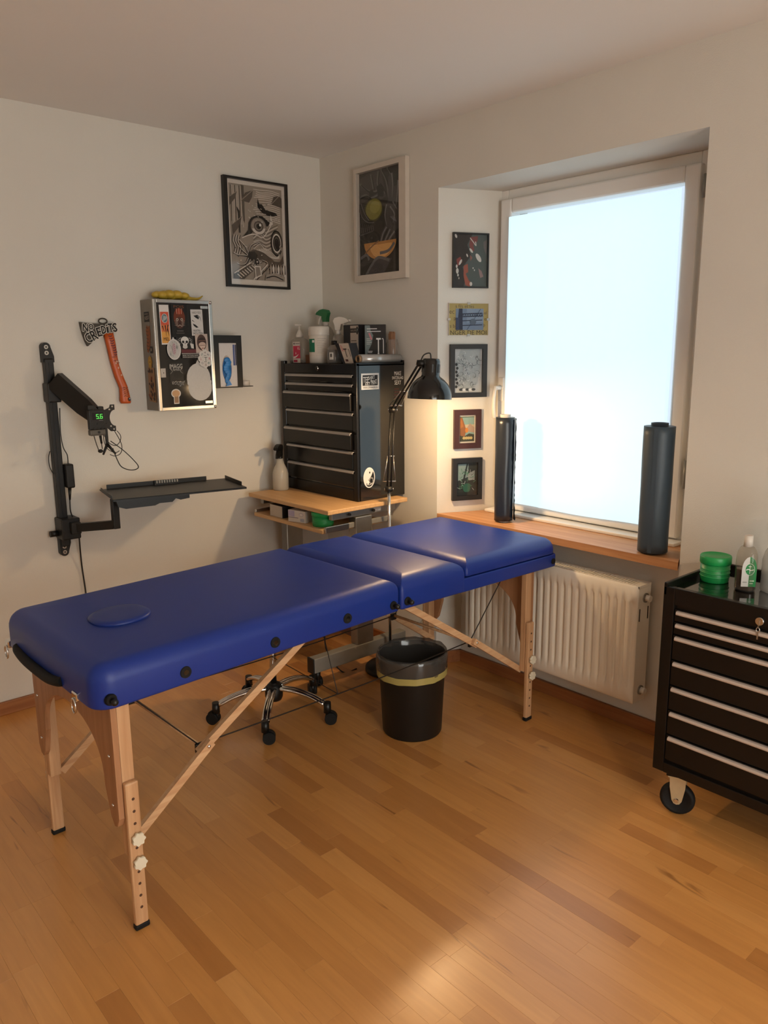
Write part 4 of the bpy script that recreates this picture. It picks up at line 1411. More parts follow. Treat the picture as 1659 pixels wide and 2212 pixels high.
# ================================================================== JOINTED FLOOR LAMP
LX, LY = -0.225, -0.772
t = thing('jointed_lamp', 'black jointed floor lamp with a lit round shade beside the tool chest', 'lamp', (LX, LY, 0))
mb = MB(); mb.lathe([(0, 0), (0.118, 0), (0.122, 0.004), (0.122, 0.020), (0.114, 0.028), (0.03, 0.034), (0, 0.034)], (LX, LY, 0), PLBLACK, n=40); mb.build('base', t)
MB().cyl((LX, LY, 0.03), (LX, LY, 0.90), 0.0075, CHROME, n=16).build('pole', t)
J0 = Vector((LX, LY, 0.895)); J1 = Vector((LX + 0.016, LY - 0.012, 1.262)); HEAD = Vector((-0.305, -1.12, 1.346))
J2 = HEAD + Vector((-0.030, 0.022, 0.128))
for nm, A, Bq in (('lower_arm', J0, J1), ('upper_arm', J1, J2)):
    mb = MB()
    side = Vector((0.73, -0.68, 0)) * 0.0085
    for s_ in (-1, 1):
        mb.tube([A + side * s_, Bq + side * s_], 0.0045, BLACK, n=8)
    arm = mb.build(nm, t)
    d = (Bq - A)
    for k in ((0.08, 0.42) if nm == 'lower_arm' else (0.14, 0.55)):
        for s_ in (-1, 1):
            a0 = A + d * 0.05 + side * s_ * (2.2 if k == 0.08 else 1.4); b0 = A + d * k + side * s_ * 1.7
            if k > 0.2:
                continue
            MB().tube([A + d * 0.10 + side * s_ * 3.2, A + d * 0.42 + side * s_ * 1.5], 0.0022, STEEL, n=6).build('spring', arm)
    MB().cyl(A + d * 0.10 - side * 3.6, A + d * 0.10 + side * 3.6, 0.0028, CHROME, n=8).build('spring_pin', arm)
    MB().cyl(A + d * 0.42 - side * 2.2, A + d * 0.42 + side * 2.2, 0.0028, CHROME, n=8).build('spring_pin', arm)
for q in (J0, J1, J2):
    mb = MB(); sd = Vector((0.73, -0.68, 0)) * 0.017
    mb.cyl(q - sd, q + sd, 0.014, BLACK, n=18); mb.cyl(q - sd * 1.25, q - sd, 0.006, CHROME, n=10); mb.cyl(q + sd, q + sd * 1.25, 0.006, CHROME, n=10)
    mb.build('joint', t)
SHADE = mat('black enamel shade', '#0f0d0b', 0.16, spec=0.5, coat=0.3, noise=0.05, nscale=20)
INNER = mat('white enamel inside shade', '#efe6d8', 0.5, noise=0.01)
tilt = Matrix.Translation(HEAD) @ Matrix.Rotation(D(3), 4, 'Y')
mb = MB()
mb.lathe([(0.0925, -0.018), (0.092, 0.0), (0.086, 0.022), (0.074, 0.045), (0.056, 0.063), (0.040, 0.074), (0.037, 0.080), (0.037, 0.136), (0.033, 0.146), (0, 0.148)], (0, 0, 0), SHADE, n=44, M=tilt)
sh = mb.build('shade', t)
mb = MB()
mb.lathe([(0.0915, -0.018), (0.0905, 0.0), (0.0845, 0.021), (0.072, 0.043), (0.054, 0.061), (0.036, 0.070), (0, 0.072)], (0, 0, 0), INNER, n=44, M=tilt)
mb.build('shade_lining', sh)
for k in range(8):
    a = 2 * PI * k / 8 + 0.2
    MB().box(0.0355, 0.0385, -0.004, 0.004, 0.090, 0.124, BLACK, bev=0.001, M=tilt @ Matrix.Rotation(a, 4, 'Z')).build('vent_slot', sh)
BULB = mat('warm bulb', '#fff0d8', 0.4, emit=(1.0, 0.72, 0.40), estr=20.0)
mb = MB(); mb.ball((0, 0, 0.018), 0.028, BULB, seg=18, rings=12, M=tilt); mb.cyl((0, 0, 0.04), (0, 0, 0.072), 0.014, WHITEPL, n=16, M=tilt); mb.build('bulb', t)
mb = MB(); mb.tube(smooth_path([J2 + Vector((0.0, 0, 0.012)), HEAD + Vector((-0.022, 0.012, 0.162)), HEAD + Vector((0.0, 0, 0.168)), HEAD + Vector((0.006, 0, 0.146))], 6), 0.0028, PLBLACK, n=6); mb.build('lead', t)
ld = bpy.data.lights.new('lamp_bulb_light', 'POINT'); ld.energy = DESK_LAMP_W; ld.color = (1.0, 0.66, 0.34); ld.shadow_soft_size = 0.03
lo = bpy.data.objects.new('lamp_bulb_light', ld); COL.objects.link(lo); lo.parent = t; lo.location = HEAD + Vector((0, 0, -0.018)) - Vector((LX, LY, 0))

# ================================================================== WALL RAIL WITH SCREEN ARM AND TRAY
RXC = -1.462
t = thing('wall_mount', 'black wall rail with a jointed screen arm and keyboard tray', 'wall mount', (RXC, 0, 0.65))
mb = MB()
mb.box(RXC - 0.020, RXC + 0.016, -0.042, -0.004, 0.70, 1.505, BLACK, bev=0.004)
mb.box(RXC - 0.006, RXC + 0.002, -0.044, -0.04, 0.72, 1.49, PLBLACK)
mb.build('rail', t)


def capsule(cx, cz, w, h, y0, y1, m, mb):
    pts = []
    for i in range(13):
        a = PI * i / 12
        pts.append((cx + w / 2 * math.cos(a), cz + h / 2 - w / 2 + w / 2 * math.sin(a)))
    pts += [(cx - w / 2, cz - h / 2), (cx + w / 2, cz - h / 2)]
    mb.prism(pts, 'y', y0, y1, m)


for z0, flip in ((1.535, 1), (0.692, -1)):
    mb = MB()
    pts = []
    for i in range(13):
        a = PI * i / 12
        pts.append((RXC - 0.006 + 0.0185 * math.cos(a), z0 + flip * (0.018 + 0.0185 * math.sin(a))))
    pts += [(RXC - 0.0245, z0 - flip * 0.045), (RXC + 0.024, z0 - flip * 0.045), (RXC + 0.024, z0 - flip * 0.02)]
    mb.prism(pts, 'y', -0.028, 0.0, BLACK)
    br = mb.build('rail_bracket', t)
    for dz in (0.018, -0.006):
        mb = MB(); mb.cyl((RXC - 0.006, -0.028, z0 + flip * dz), (RXC - 0.006, -0.031, z0 + flip * dz), 0.0085, STEEL, n=18)
        mb.cyl((RXC - 0.006, -0.031, z0 + flip * dz), (RXC - 0.006, -0.0316, z0 + flip * dz), 0.004, BLACK, n=6)
        mb.build('screw', br)
mb = MB(); mb.box(RXC - 0.027, RXC + 0.027, -0.065, -0.002, 1.325, 1.405, BLACK, bev=0.005); mb.build('clamp_collar', t)
mb = MB(); mb.box(RXC - 0.03, RXC + 0.05, -0.09, -0.002, 0.738, 0.83, BLACK, bev=0.005)
mb.cyl((RXC - 0.026, -0.03, 0.762), (RXC - 0.062, -0.03, 0.762), 0.013, PLBLACK, n=16); mb.build('clamp_collar', t)
# upper arm: a thick tapered beam sloping out from the rail to the screen plate
mb = MB()
A = Vector((-1.456, -0.06, 1.418)); Bq = Vector((-1.335, -0.175, 1.262))
d = (Bq - A).normalized(); n1 = Vector((0.69, 0.72, 0)); up = d.cross(n1).normalized(); up = up if up.z > 0 else -up
vs = []
for q, hh, ww in ((A + d * 0.0, 0.038, 0.022), (A + d * 0.16, 0.038, 0.020), (Bq + d * 0.012, 0.028, 0.018)):
    for su, sn in ((-1, -1), (1, -1), (1, 1), (-1, 1)):
        vs.append(q + up * hh * su + n1 * ww * sn)
fs = [[0, 1, 2, 3], [8, 11, 10, 9]]
for j in (0, 4):
    fs += [[j + i, j + 4 + i, j + 4 + (i + 1) % 4, j + (i + 1) % 4] for i in range(4)]
mb.add(vs, fs, BLACK)
mb.build('screen_arm', t)
# screen plate with notched sides
PY = -0.205
PXC, PZC = -1.325, 1.258
mb = MB()
pl = []
S = 0.056
outl = [(-S, S), (-S + 0.025, S), (-0.012, S - 0.022), (0.0, S - 0.024), (0.016, S - 0.020), (S - 0.022, S - 0.012), (S - 0.018, S), (S, S), (S, S - 0.022)]
for i in range(11):
    a = PI / 2 - PI * i / 10
    outl.append((S - 0.0 - 0.024 * math.cos(a) * 1.0 + 0.0, 0.034 * math.sin(a)))
outl += [(S, -S + 0.022), (S, -S), (S - 0.022, -S), (0.014, -S + 0.02), (-0.014, -S + 0.02), (-S + 0.022, -S), (-S, -S), (-S, -S + 0.022), (-S + 0.02, -0.03), (-S + 0.02, 0.03), (-S, S - 0.022)]
mb.prism([(PXC + a, PZC + b) for a, b in outl], 'y', PY, PY + 0.004, BLACK)
plate = mb.build('screen_plate', t)
PALE = mat('wall seen through hole', '#b9b0a4', 0.9, noise=0.01)
for a, b in ((-0.035, 0.036), (0.033, 0.036), (0.046, 0.048), (0.035, -0.034), (0.047, -0.047)):
    MB().cyl((PXC + a, PY + 0.0, PZC + b), (PXC + a, PY - 0.0008, PZC + b), 0.0036, STEEL, n=12).build('plate_rivet', plate)
MB().box(PXC - 0.012, PXC + 0.012, PY + 0.004, -0.165, PZC - 0.03, PZC + 0.05, BLACK, bev=0.004).build('tilt_head', t)
# hook carrying the cords
mb = MB()
mb.box(PXC + 0.004, PXC + 0.018, PY - 0.006, PY, PZC - 0.115, PZC - 0.02, BLACK, bev=0.003)
mb.tube([(PXC + 0.011, PY - 0.004, PZC - 0.108), (PXC - 0.014, PY - 0.014, PZC - 0.150)], [0.007, 0.004], BLACK, n=8)
mb.tube([(PXC + 0.011, PY - 0.004, PZC - 0.108), (PXC + 0.040, PY - 0.014, PZC - 0.152)], [0.007, 0.004], BLACK, n=8)
mb.build('cord_hook', t)
# lower arm and tray
mb = MB()
A = Vector((-1.44, -0.10, 0.790)); Bq = Vector((-1.328, -0.27, 0.815))
d = (Bq - A); sd = Vector((d.y, -d.x, 0)).normalized() * 0.012
vs = []
for q in (A, Bq):
    for s_, zz in ((-1, -0.018), (1, -0.018), (1, 0.018), (-1, 0.018)):
        vs.append(q + sd * s_ + Vector((0, 0, zz)))
mb.add(vs, [[0, 1, 2, 3], [7, 6, 5, 4]] + [[i, (i + 1) % 4, 4 + (i + 1) % 4, 4 + i] for i in range(4)], BLACK)
mb.box(Bq.x - 0.014, Bq.x + 0.014, Bq.y - 0.014, Bq.y + 0.014, 0.797, 0.925, BLACK, bev=0.003)
mb.box(A.x - 0.02, A.x + 0.02, -0.12, -0.05, 0.765, 0.815, BLACK, bev=0.003)
mb.build('tray_arm', t)
TRM = Matrix.Translation((-1.377, -0.382, 0.938)) @ Matrix.Rotation(math.atan2(-0.112, 0.558), 4, 'Z')
TL_, TD_ = 0.569, 0.292
mb = MB()
mb.box(0, TL_, 0, TD_, 0, 0.004, BLACK, M=TRM)
mb.box(0.03, TL_ - 0.09, TD_ - 0.003, TD_, 0.0, 0.022, BLACK, M=TRM)
mb.box(0.0, 0.003, 0.03, TD_ - 0.03, 0.0, 0.016, BLACK, M=TRM)
mb.box(TL_ - 0.003, TL_, 0.06, TD_ - 0.01, 0.0, 0.020, BLACK, M=TRM)
mb.box(0.0, TL_, 0.0, 0.003, -0.004, 0.004, BLACK, M=TRM)
tray = mb.build('tray', t)
mb = MB()
mb.prism([(0.02, -0.005), (0.33, -0.005), (0.33, -0.030), (0.29, -0.034), (0.27, -0.026), (0.255, -0.040), (0.20, -0.040), (0.18, -0.048), (0.06, -0.050), (0.03, -0.040)], 'y', 0.06, 0.18, BLACK, M=TRM)
mb.build('tray_slide', t)
mb = MB()
mb.box(0.235, 0.345, TD_ - 0.022, TD_ - 0.006, 0.0, 0.024, BLACK, M=TRM)
rack = mb.build('clip_rack', tray)
for k in range(9):
    MB().box(0.241 + k * 0.0115, 0.248 + k * 0.0115, TD_ - 0.026, TD_ - 0.020, 0.012, 0.025, GREYMET, bev=0.001, M=TRM).build('clip', rack)

# power supply with the lit reading
cx, cy, cz = -1.355, -0.232, 1.252
t = thing('power_supply', 'small black tattoo power supply showing 5.6 in green digits', 'power supply', (cx, cy, cz))
MB().box(cx - 0.035, cx + 0.033, cy, cy + 0.026, cz - 0.037, cz + 0.045, PLBLACK, bev=0.004).build('case', t)
MB().box(cx - 0.035, cx + 0.031, cy + 0.001, cy + 0.03, cz - 0.062, cz - 0.036, mat('smoked grey plastic', '#55514b', 0.3, noise=0.04), bev=0.006).build('base_block', t)
LED = mat('green digits', '#0a2a0a', 0.4, emit=(0.12, 0.85, 0.10), estr=1.0)
cv = Canvas(0.2)
cv.rect(-0.022, 0.004, 0.024, 0.034, '#1b141c')


def seg7(cv, x, y, w, h, segs, m):
    q = 0.0026
    pos = {'a': (x, y + h - q, x + w, y + h), 'g': (x, y + h / 2 - q / 2, x + w, y + h / 2 + q / 2), 'd': (x, y, x + w, y + q), 'f': (x, y + h / 2, x + q, y + h), 'b': (x + w - q, y + h / 2, x + w, y + h), 'e': (x, y, x + q, y + h / 2), 'c': (x + w - q, y, x + w, y + h / 2)}
    for s_ in segs:
        cv.rect(*pos[s_], m)


seg7(cv, -0.006, 0.008, 0.011, 0.019, 'afgcd', LED); cv.rect(0.0062, 0.008, 0.0088, 0.0106, LED); seg7(cv, 0.010, 0.008, 0.011, 0.019, 'afgecd', LED)
cv.rect(0.004, 0.0, 0.022, 0.002, '#6b6b6b')
cv.build('display', t, place(cx, cy - 0.0004, cz))
for dx, dz in ((0.0, -0.013), (-0.016, -0.031), (0.0, -0.031), (0.016, -0.031), (0.002, -0.048)):
    MB().cyl((cx + dx, cy + 0.001, cz + dz), (cx + dx, cy - 0.002, cz + dz), 0.005, PLBLACK, n=14).build('button', t)

# cords
CORD = mat('black cord', '#0f0d0b', 0.5, noise=0.05, nscale=40)


def cord(pts, r, label, cat='cord', n=8):
    mb = MB(); mb.tube(smooth_path(pts, n), r, CORD, n=6)
    return tag(mb.build('cord', None, origin=pts[0]), label, cat)


zb0 = cz - 0.06
cord([(cx + 0.022, cy + 0.01, zb0), (cx + 0.020, cy + 0.0, zb0 - 0.03), (cx + 0.032, cy, zb0 - 0.06), (cx + 0.062, cy, zb0 - 0.078), (cx + 0.082, cy, zb0 - 0.072)], 0.0016, 'short black clip cord curling right under the power supply')
cord([(cx + 0.024, cy + 0.01, zb0), (cx + 0.040, cy, zb0 - 0.035), (cx + 0.066, cy, zb0 - 0.048), (cx + 0.086, cy, zb0 - 0.035), (cx + 0.092, cy, zb0 - 0.01), (cx + 0.082, cy + 0.01, zb0 + 0.012)], 0.0016, 'black clip cord looping up to the screen plate')
cord([(cx + 0.075, cy + 0.02, zb0 + 0.012), (cx + 0.088, cy, zb0 - 0.03), (cx + 0.094, cy, zb0 - 0.06), (cx + 0.084, cy, zb0 - 0.085), (cx + 0.060, cy, zb0 - 0.092), (cx + 0.040, cy, zb0 - 0.084)], 0.0016, 'black clip cord hanging in a round loop from the hook')
cord([(cx + 0.055, cy + 0.02, zb0 - 0.03), (cx + 0.10, cy + 0.01, zb0 - 0.07), (cx + 0.135, cy, zb0 - 0.110), (cx + 0.160, cy, zb0 - 0.145), (cx + 0.150, cy, zb0 - 0.158), (cx + 0.120, cy, zb0 - 0.158), (cx + 0.085, cy, zb0 - 0.140), (cx + 0.068, cy, zb0 - 0.105), (cx + 0.058, cy + 0.01, zb0 - 0.06)], 0.0022, 'long black clip cord hanging in a wide pointed loop')
t2 = cord([(cx - 0.018, cy + 0.01, zb0), (cx - 0.014, cy, zb0 - 0.035), (cx - 0.006, cy, zb0 - 0.062)], 0.0018, 'thin black cord dropping to a round foot switch plug')
mb = MB(); mb.cyl((cx + 0.005, cy, zb0 - 0.002), (cx + 0.008, cy, zb0 - 0.035), 0.0055, PLBLACK, r2=0.004, n=12); mb.tube([(cx + 0.008, cy, zb0 - 0.035), (cx + 0.009, cy, zb0 - 0.058)], 0.0018, CORD, n=6)
mb.ball((cx + 0.001, cy, zb0 - 0.066), 0.011, PLBLACK, seg=14, rings=8, s=(1, 0.8, 0.7)); tag(mb.build('jack_plug', None, origin=(cx, cy, zb0)), 'black jack plug with a round tip under the power supply', 'plug')
# adapter and its leads on the rail
t = thing('power_adapter', 'black power adapter brick fixed to the wall rail', 'adapter', (-1.425, -0.05, 0.95))
MB().box(-1.446, -1.412, -0.072, -0.03, 0.958, 1.062, PLBLACK, bev=0.006).build('brick', t)
mb = MB(); mb.cyl((-1.430, -0.05, 0.958), (-1.434, -0.05, 0.905), 0.008, PLBLACK, r2=0.004, n=12); mb.build('strain_relief', t)
cord([(-1.428, -0.05, 1.06), (-1.430, -0.055, 1.10), (-1.442, -0.05, 1.135), (-1.446, -0.045, 1.2), (-1.440, -0.045, 1.30)], 0.0022, 'thin black lead rising from the adapter along the rail')
cord([(-1.434, -0.05, 0.91), (-1.436, -0.05, 0.86), (-1.43, -0.05, 0.83)], 0.003, 'black lead dropping from the adapter to the lower clamp')
cord([(-1.492, -0.03, 1.12), (-1.500, -0.03, 1.09), (-1.498, -0.03, 1.05), (-1.485, -0.03, 1.02)], 0.002, 'short black lead bulging left of the wall rail')
cord([(-1.412, -0.06, 0.745), (-1.402, -0.03, 0.66), (-1.394, -0.012, 0.58), (-1.388, -0.012, 0.48), (-1.384, -0.012, 0.36), (-1.38, -0.012, 0.08)], 0.0034, 'black mains cord hanging down the wall behind the massage table')

# ================================================================== AXE SIGN
t = thing('toy_axe', 'novelty axe with an orange handle and NO CREDITS lettering on its head', 'axe', (-1.2, 0, 1.3))
AY = -0.022
head = [(-1.314, 1.657), (-1.270, 1.652), (-1.232, 1.652), (-1.195, 1.655), (-1.161, 1.658), (-1.154, 1.618), (-1.190, 1.613), (-1.219, 1.609), (-1.245, 1.592), (-1.288, 1.556), (-1.298, 1.580), (-1.305, 1.605), (-1.310, 1.63)]
mb = MB(); mb.prism(head, 'y', AY, -0.004, mat('dark olive axe head', '#3b352a', 0.5, noise=0.12, nscale=25)); hd = mb.build('axe_head', t)
cv = Canvas(0.5)
outl = [(-1.305, 1.642), (-1.292, 1.648), (-1.272, 1.646), (-1.262, 1.634), (-1.225, 1.640), (-1.190, 1.650), (-1.166, 1.652), (-1.160, 1.622), (-1.195, 1.620), (-1.225, 1.616), (-1.250, 1.598), (-1.284, 1.566), (-1.295, 1.585), (-1.298, 1.605)]
ox, oz = -1.235, 1.62
for ch, x, z, h, w, r in (('N', -1.294, 1.634, 0.030, 0.022, -0.1), ('O', -1.270, 1.638, 0.022, 0.020, 0.15), ('C', -1.285, 1.591, 0.040, 0.026, 0.5), ('R', -1.261, 1.603, 0.040, 0.024, 0.45), ('E', -1.237, 1.617, 0.036, 0.020, 0.25), ('D', -1.217, 1.626, 0.032, 0.020, 0.15), ('i', -1.201, 1.631, 0.034, 0.008, 0.1), ('T', -1.187, 1.634, 0.036, 0.020, 0.1), ('S', -1.168, 1.636, 0.036, 0.018, 0.1)):
    for q in range(8):
        a = q * PI / 4
        cv.text(ch, x - ox + 0.0036 * math.cos(a), z - oz + 0.0036 * math.sin(a), h, '#d5d0c6', w, r)
    for q in range(5):
        a = q * 2 * PI / 5
        cv.text(ch, x - ox + 0.0013 * math.cos(a), z - oz + 0.0013 * math.sin(a), h, '#14100c', w, r)
cv.build('lettering', hd, place(ox, AY, oz))
mb = MB()
HL = [(-1.215, 1.611), (-1.208, 1.575), (-1.202, 1.540), (-1.196, 1.50), (-1.189, 1.466), (-1.178, 1.42), (-1.161, 1.373), (-1.161, 1.345), (-1.163, 1.316), (-1.157, 1.304)]
HR = [(-1.169, 1.614), (-1.163, 1.58), (-1.160, 1.546), (-1.158, 1.51), (-1.153, 1.473), (-1.140, 1.43), (-1.122, 1.380), (-1.116, 1.35), (-1.110, 1.312), (-1.113, 1.303)]
ORG = mat('orange axe handle', '#b8521f', 0.4, noise=0.12, nscale=18)
vs = []; NS = 12
for (a, b) in zip(HL, HR):
    c = ((a[0] + b[0]) / 2, (a[1] + b[1]) / 2); hw = (Vector(b) - Vector(a)) / 2
    for k in range(NS):
        an = 2 * PI * k / NS
        vs.append((c[0] + hw.x * math.cos(an), -0.0135 - 0.0125 * math.sin(an), c[1] + hw.y * math.cos(an)))
fs = [[j * NS + i, j * NS + (i + 1) % NS, (j + 1) * NS + (i + 1) % NS, (j + 1) * NS + i] for j in range(len(HL) - 1) for i in range(NS)]
fs += [list(range(NS)), list(range((len(HL) - 1) * NS, len(HL) * NS))]
mb.add(vs, fs, ORG, True); hn = mb.build('handle', t)
cv = Canvas(0.5, 0.0262)
rr = random.Random(3)
for k in range(9):
    z = 1.60 - 0.010 * k; x = -1.188 + 0.0022 * k
    cv.line([(x - 0.010 + rr.random() * 0.004, z), (x, z - 0.003), (x + 0.010 - rr.random() * 0.006, z + 0.002)], 0.004, '#5a2c38', smooth=2)
for k, (a, b) in enumerate(((-1.176, 1.508), (-1.172, 1.492), (-1.166, 1.482))):
    cv.line([(a - 0.012, b), (a + 0.010, b + 0.002)], 0.002, '#4a2018')
for a, b in ((-1.173, 1.482), (-1.163, 1.462), (-1.168, 1.49), (-1.152, 1.43)):
    cv.line([(a - 0.004, b), (a + 0.004, b)], 0.002, '#d8c3b0'); cv.line([(a, b - 0.005), (a, b + 0.005)], 0.002, '#d8c3b0')
for k in range(5):
    z = 1.372 - 0.009 * k; x = -1.139 + 0.001 * k
    cv.line([(x - 0.012, z), (x - 0.004, z + 0.003), (x + 0.005, z - 0.001), (x + 0.012, z + 0.003)], 0.0016, '#4a2018', smooth=2)
cv.ell(-1.123, 1.322, 0.006, 0.009, '#2a2a30'); cv.ell(-1.122, 1.325, 0.002, 0.003, '#b9b9c0')
hdw = cv.build('handle_drawing', hn); hdw['kind'] = 'stuff'
mb = MB(); mb.tube([(-1.211 + 0.0185 * math.cos(a), -0.012, 1.663 + 0.011 * math.sin(a)) for a in [2 * PI * i / 24 for i in range(24)]], 0.003, mat('dark olive hanger', '#3b352a', 0.5, noise=0.1), n=8, closed=True); mb.build('hanger', t)

# ================================================================== STICKER CABINET
KX0, KX1, KZ0, KZ1, KY = -1.030, -0.740, 1.268, 1.758, -0.130
t = thing('medicine_cabinet', 'steel wall cabinet with a dark glass door covered in stickers', 'cabinet', (-0.885, 0, KZ0))
mb = MB()
mb.box(KX0, KX1, KY + 0.012, -0.0, KZ0, KZ1, mat('dull steel flank', '#8a837a', 0.45, metal=0.8, noise=0.06, nscale=20), bev=0.003); bd = mb.build('body', t)
mb = MB()
fw = 0.016
for a, b, c, d_ in ((KX0, KX0 + fw, KZ0, KZ1), (KX1 - fw * 1.1, KX1, KZ0, KZ1), (KX0 + fw, KX1 - fw, KZ1 - fw, KZ1), (KX0 + fw, KX1 - fw, KZ0, KZ0 + fw)):
    mb.box(a, b, KY, KY + 0.014, c, d_, STEEL, bev=0.002)
mb.build('door_frame', t)
DARKG = mat('dark glass', '#23211f', 0.06, spec=0.5, coat=0.3, noise=0.1, nscale=6)
gl = MB().box(KX0 + fw, KX1 - fw, KY + 0.008, KY + 0.011, KZ0 + fw, KZ1 - fw, DARKG).build('door_glass', t)
WD, HT = KX1 - KX0, KZ1 - KZ0


def kuv(u, v):
    return (u - 0.5) * WD, (v - 0.5) * HT


KM = place((KX0 + KX1) / 2, KY + 0.0075, (KZ0 + KZ1) / 2)
KR = Matrix.Rotation(D(1.5), 4, 'Y')


def sticker(draw, u, v, rot=0.0, parent=None, M=None, k=0):
    cv = Canvas(0.45, 0.0005 * k)
    draw(cv)
    a, b = kuv(u, v)
    cv.build('sticker', parent or gl, (M or KM) @ Matrix.Translation((a, 0, b)) @ Matrix.Rotation(rot, 4, 'Y'))


def st_red(cv):
    cv.rect(-0.023, -0.086, 0.023, 0.086, '#d4d0cc'); cv.rect(-0.020, -0.080, 0.020, 0.056, '#c9563c'); cv.rect(-0.020, -0.080, 0.020, -0.03, '#d59a4a'); cv.rect(-0.020, -0.03, 0.020, 0.0, '#cf7443')
    cv.ell(0, 0.028, 0.015, 0.020, '#c9c9c6'); cv.ell(0, 0.028, 0.013, 0.018, '#5f7276')
    for q in range(6):
        cv.line([(-0.008 + 0.003 * q, 0.014 + 0.002 * q), (-0.004 + 0.003 * q, 0.040 - 0.001 * q)], 0.002, '#b9bcbb')
    for a, b, c, d_ in ((-0.014, -0.004, -0.006, -0.03), (0.0, -0.002, 0.003, -0.05), (0.010, -0.016, 0.016, -0.05), (0.014, 0.0, 0.006, -0.03)):
        cv.line([(a, b), (c, d_)], 0.005, '#1a1512', taper=True)
    cv.text('MEL', 0.002, -0.062, 0.014, '#1a1512', 0.028)


def st_tiger(cv):
    cv.rect(-0.040, -0.070, 0.040, 0.070, '#171310'); cv.text('POIS', 0, 0.058, 0.012, '#7a4a24', 0.05)
    cv.ell(0, 0.01, 0.028, 0.04, '#6a3018'); cv.ell(0, 0.038, 0.014, 0.014, '#9a3a1c')
    for q in range(7):
        cv.line([(-0.016 + 0.0053 * q, 0.026), (-0.018 + 0.006 * q, 0.050)], 0.002, '#c9a58a' if q % 2 else '#7a2a18')
    cv.ell(0, -0.012, 0.022, 0.026, '#4a2c22')
    for s_ in (-1, 1):
        cv.ell(s_ * 0.011, 0.002, 0.006, 0.006, '#b9a898'); cv.ell(s_ * 0.011, 0.002, 0.0028, 0.0035, '#191512')
        for q in range(4):
            cv.line([(s_ * 0.010, -0.008 - 0.006 * q), (s_ * 0.026, -0.002 - 0.007 * q)], 0.0018, '#c9b8a8', taper=True)
    cv.poly([(-0.005, -0.012), (0.005, -0.012), (0, -0.018)], '#15100e'); cv.line([(-0.010, -0.028), (0, -0.022), (0.010, -0.028)], 0.002, '#c9b8a8')
    cv.rect(-0.016, -0.050, 0.016, -0.046, '#5a5550'); cv.rect(-0.02, -0.060, 0.02, -0.056, '#4a4540')


def st_white(cv):
    cv.rect(-0.030, -0.058, 0.030, 0.058, '#c6c3bf'); cv.text('HARDYSIDE', 0, 0.044, 0.010, '#2a2623', 0.044)
    cv.poly([(-0.016, 0.030), (0.0, 0.034), (0.012, 0.022), (0.008, 0.014), (-0.004, 0.020)], '#1a1715')
    cv.line([(0.002, 0.034), (0.016, 0.024), (0.021, 0.004)], 0.004, '#1a1715', taper=True)
    cv.poly([(-0.022, -0.004), (-0.008, -0.010), (0.006, -0.022), (-0.006, -0.023), (-0.018, -0.014)], '#1a1715')
    cv.line([(-0.024, 0.010), (-0.012, 0.002)], 0.004, '#1a1715', taper=True)
    cv.text('MANTRA', -0.004, -0.036, 0.010, '#2a2623', 0.036); cv.text('MOUTEN', 0.002, -0.050, 0.013, '#2a2623', 0.05)


def st_skull(cv):
    cv.rect(-0.044, -0.027, 0.044, 0.027, '#1d1b1a'); cv.ell(0, 0.010, 0.020, 0.018, '#cfcdc9'); cv.rect(-0.010, -0.018, 0.010, 0.0, '#cfcdc9'); cv.ell(0, -0.018, 0.012, 0.008, '#bdbab5')
    for s_ in (-1, 1):
        cv.ell(s_ * 0.009, 0.004, 0.006, 0.006, '#1a1817')
        for q in range(5):
            cv.line([(s_ * (0.020 + 0.004 * q), 0.022 - 0.010 * q), (s_ * (0.038), 0.010 - 0.008 * q)], 0.003, '#a9a7a3', taper=True)
        cv.poly([(s_ * 0.024, -0.002), (s_ * 0.042, -0.006), (s_ * 0.042, -0.026), (s_ * 0.030, -0.024)], '#c2c0bb')
    cv.poly([(-0.003, -0.006), (0.003, -0.006), (0, 0.002)], '#1a1817')


def st_band(cv):
    cv.rect(-0.044, -0.020, 0.044, 0.020, '#211e1d'); cv.rect(-0.044, 0.004, 0.044, 0.020, '#5a2428'); cv.rect(-0.044, 0.0, 0.044, 0.002, '#c5c2be')
    cv.text('SKIN TATTOO SHOP', 0, -0.007, 0.006, '#b9b6b1', 0.08); cv.text('WWW.SKINTATTOO.CH', 0, -0.015, 0.006, '#b9b6b1', 0.08)


def st_face(cv):
    cv.rect(-0.032, -0.042, 0.032, 0.042, '#b5a59b'); cv.ell(0.0, 0.004, 0.024, 0.036, '#4a352e'); cv.ell(0.002, 0.012, 0.020, 0.014, '#2e211d')
    cv.ell(0.002, -0.006, 0.018, 0.012, '#bca395'); cv.poly([(-0.016, -0.010), (0.020, -0.010), (0.003, -0.034)], '#cdb6a8')
    cv.line([(-0.018, -0.010), (0.022, -0.010)], 0.002, '#6b5148'); cv.rect(-0.016, 0.010, 0.020, 0.014, '#6b4b40'); cv.ell(0.003, -0.022, 0.006, 0.002, '#7a4d46')


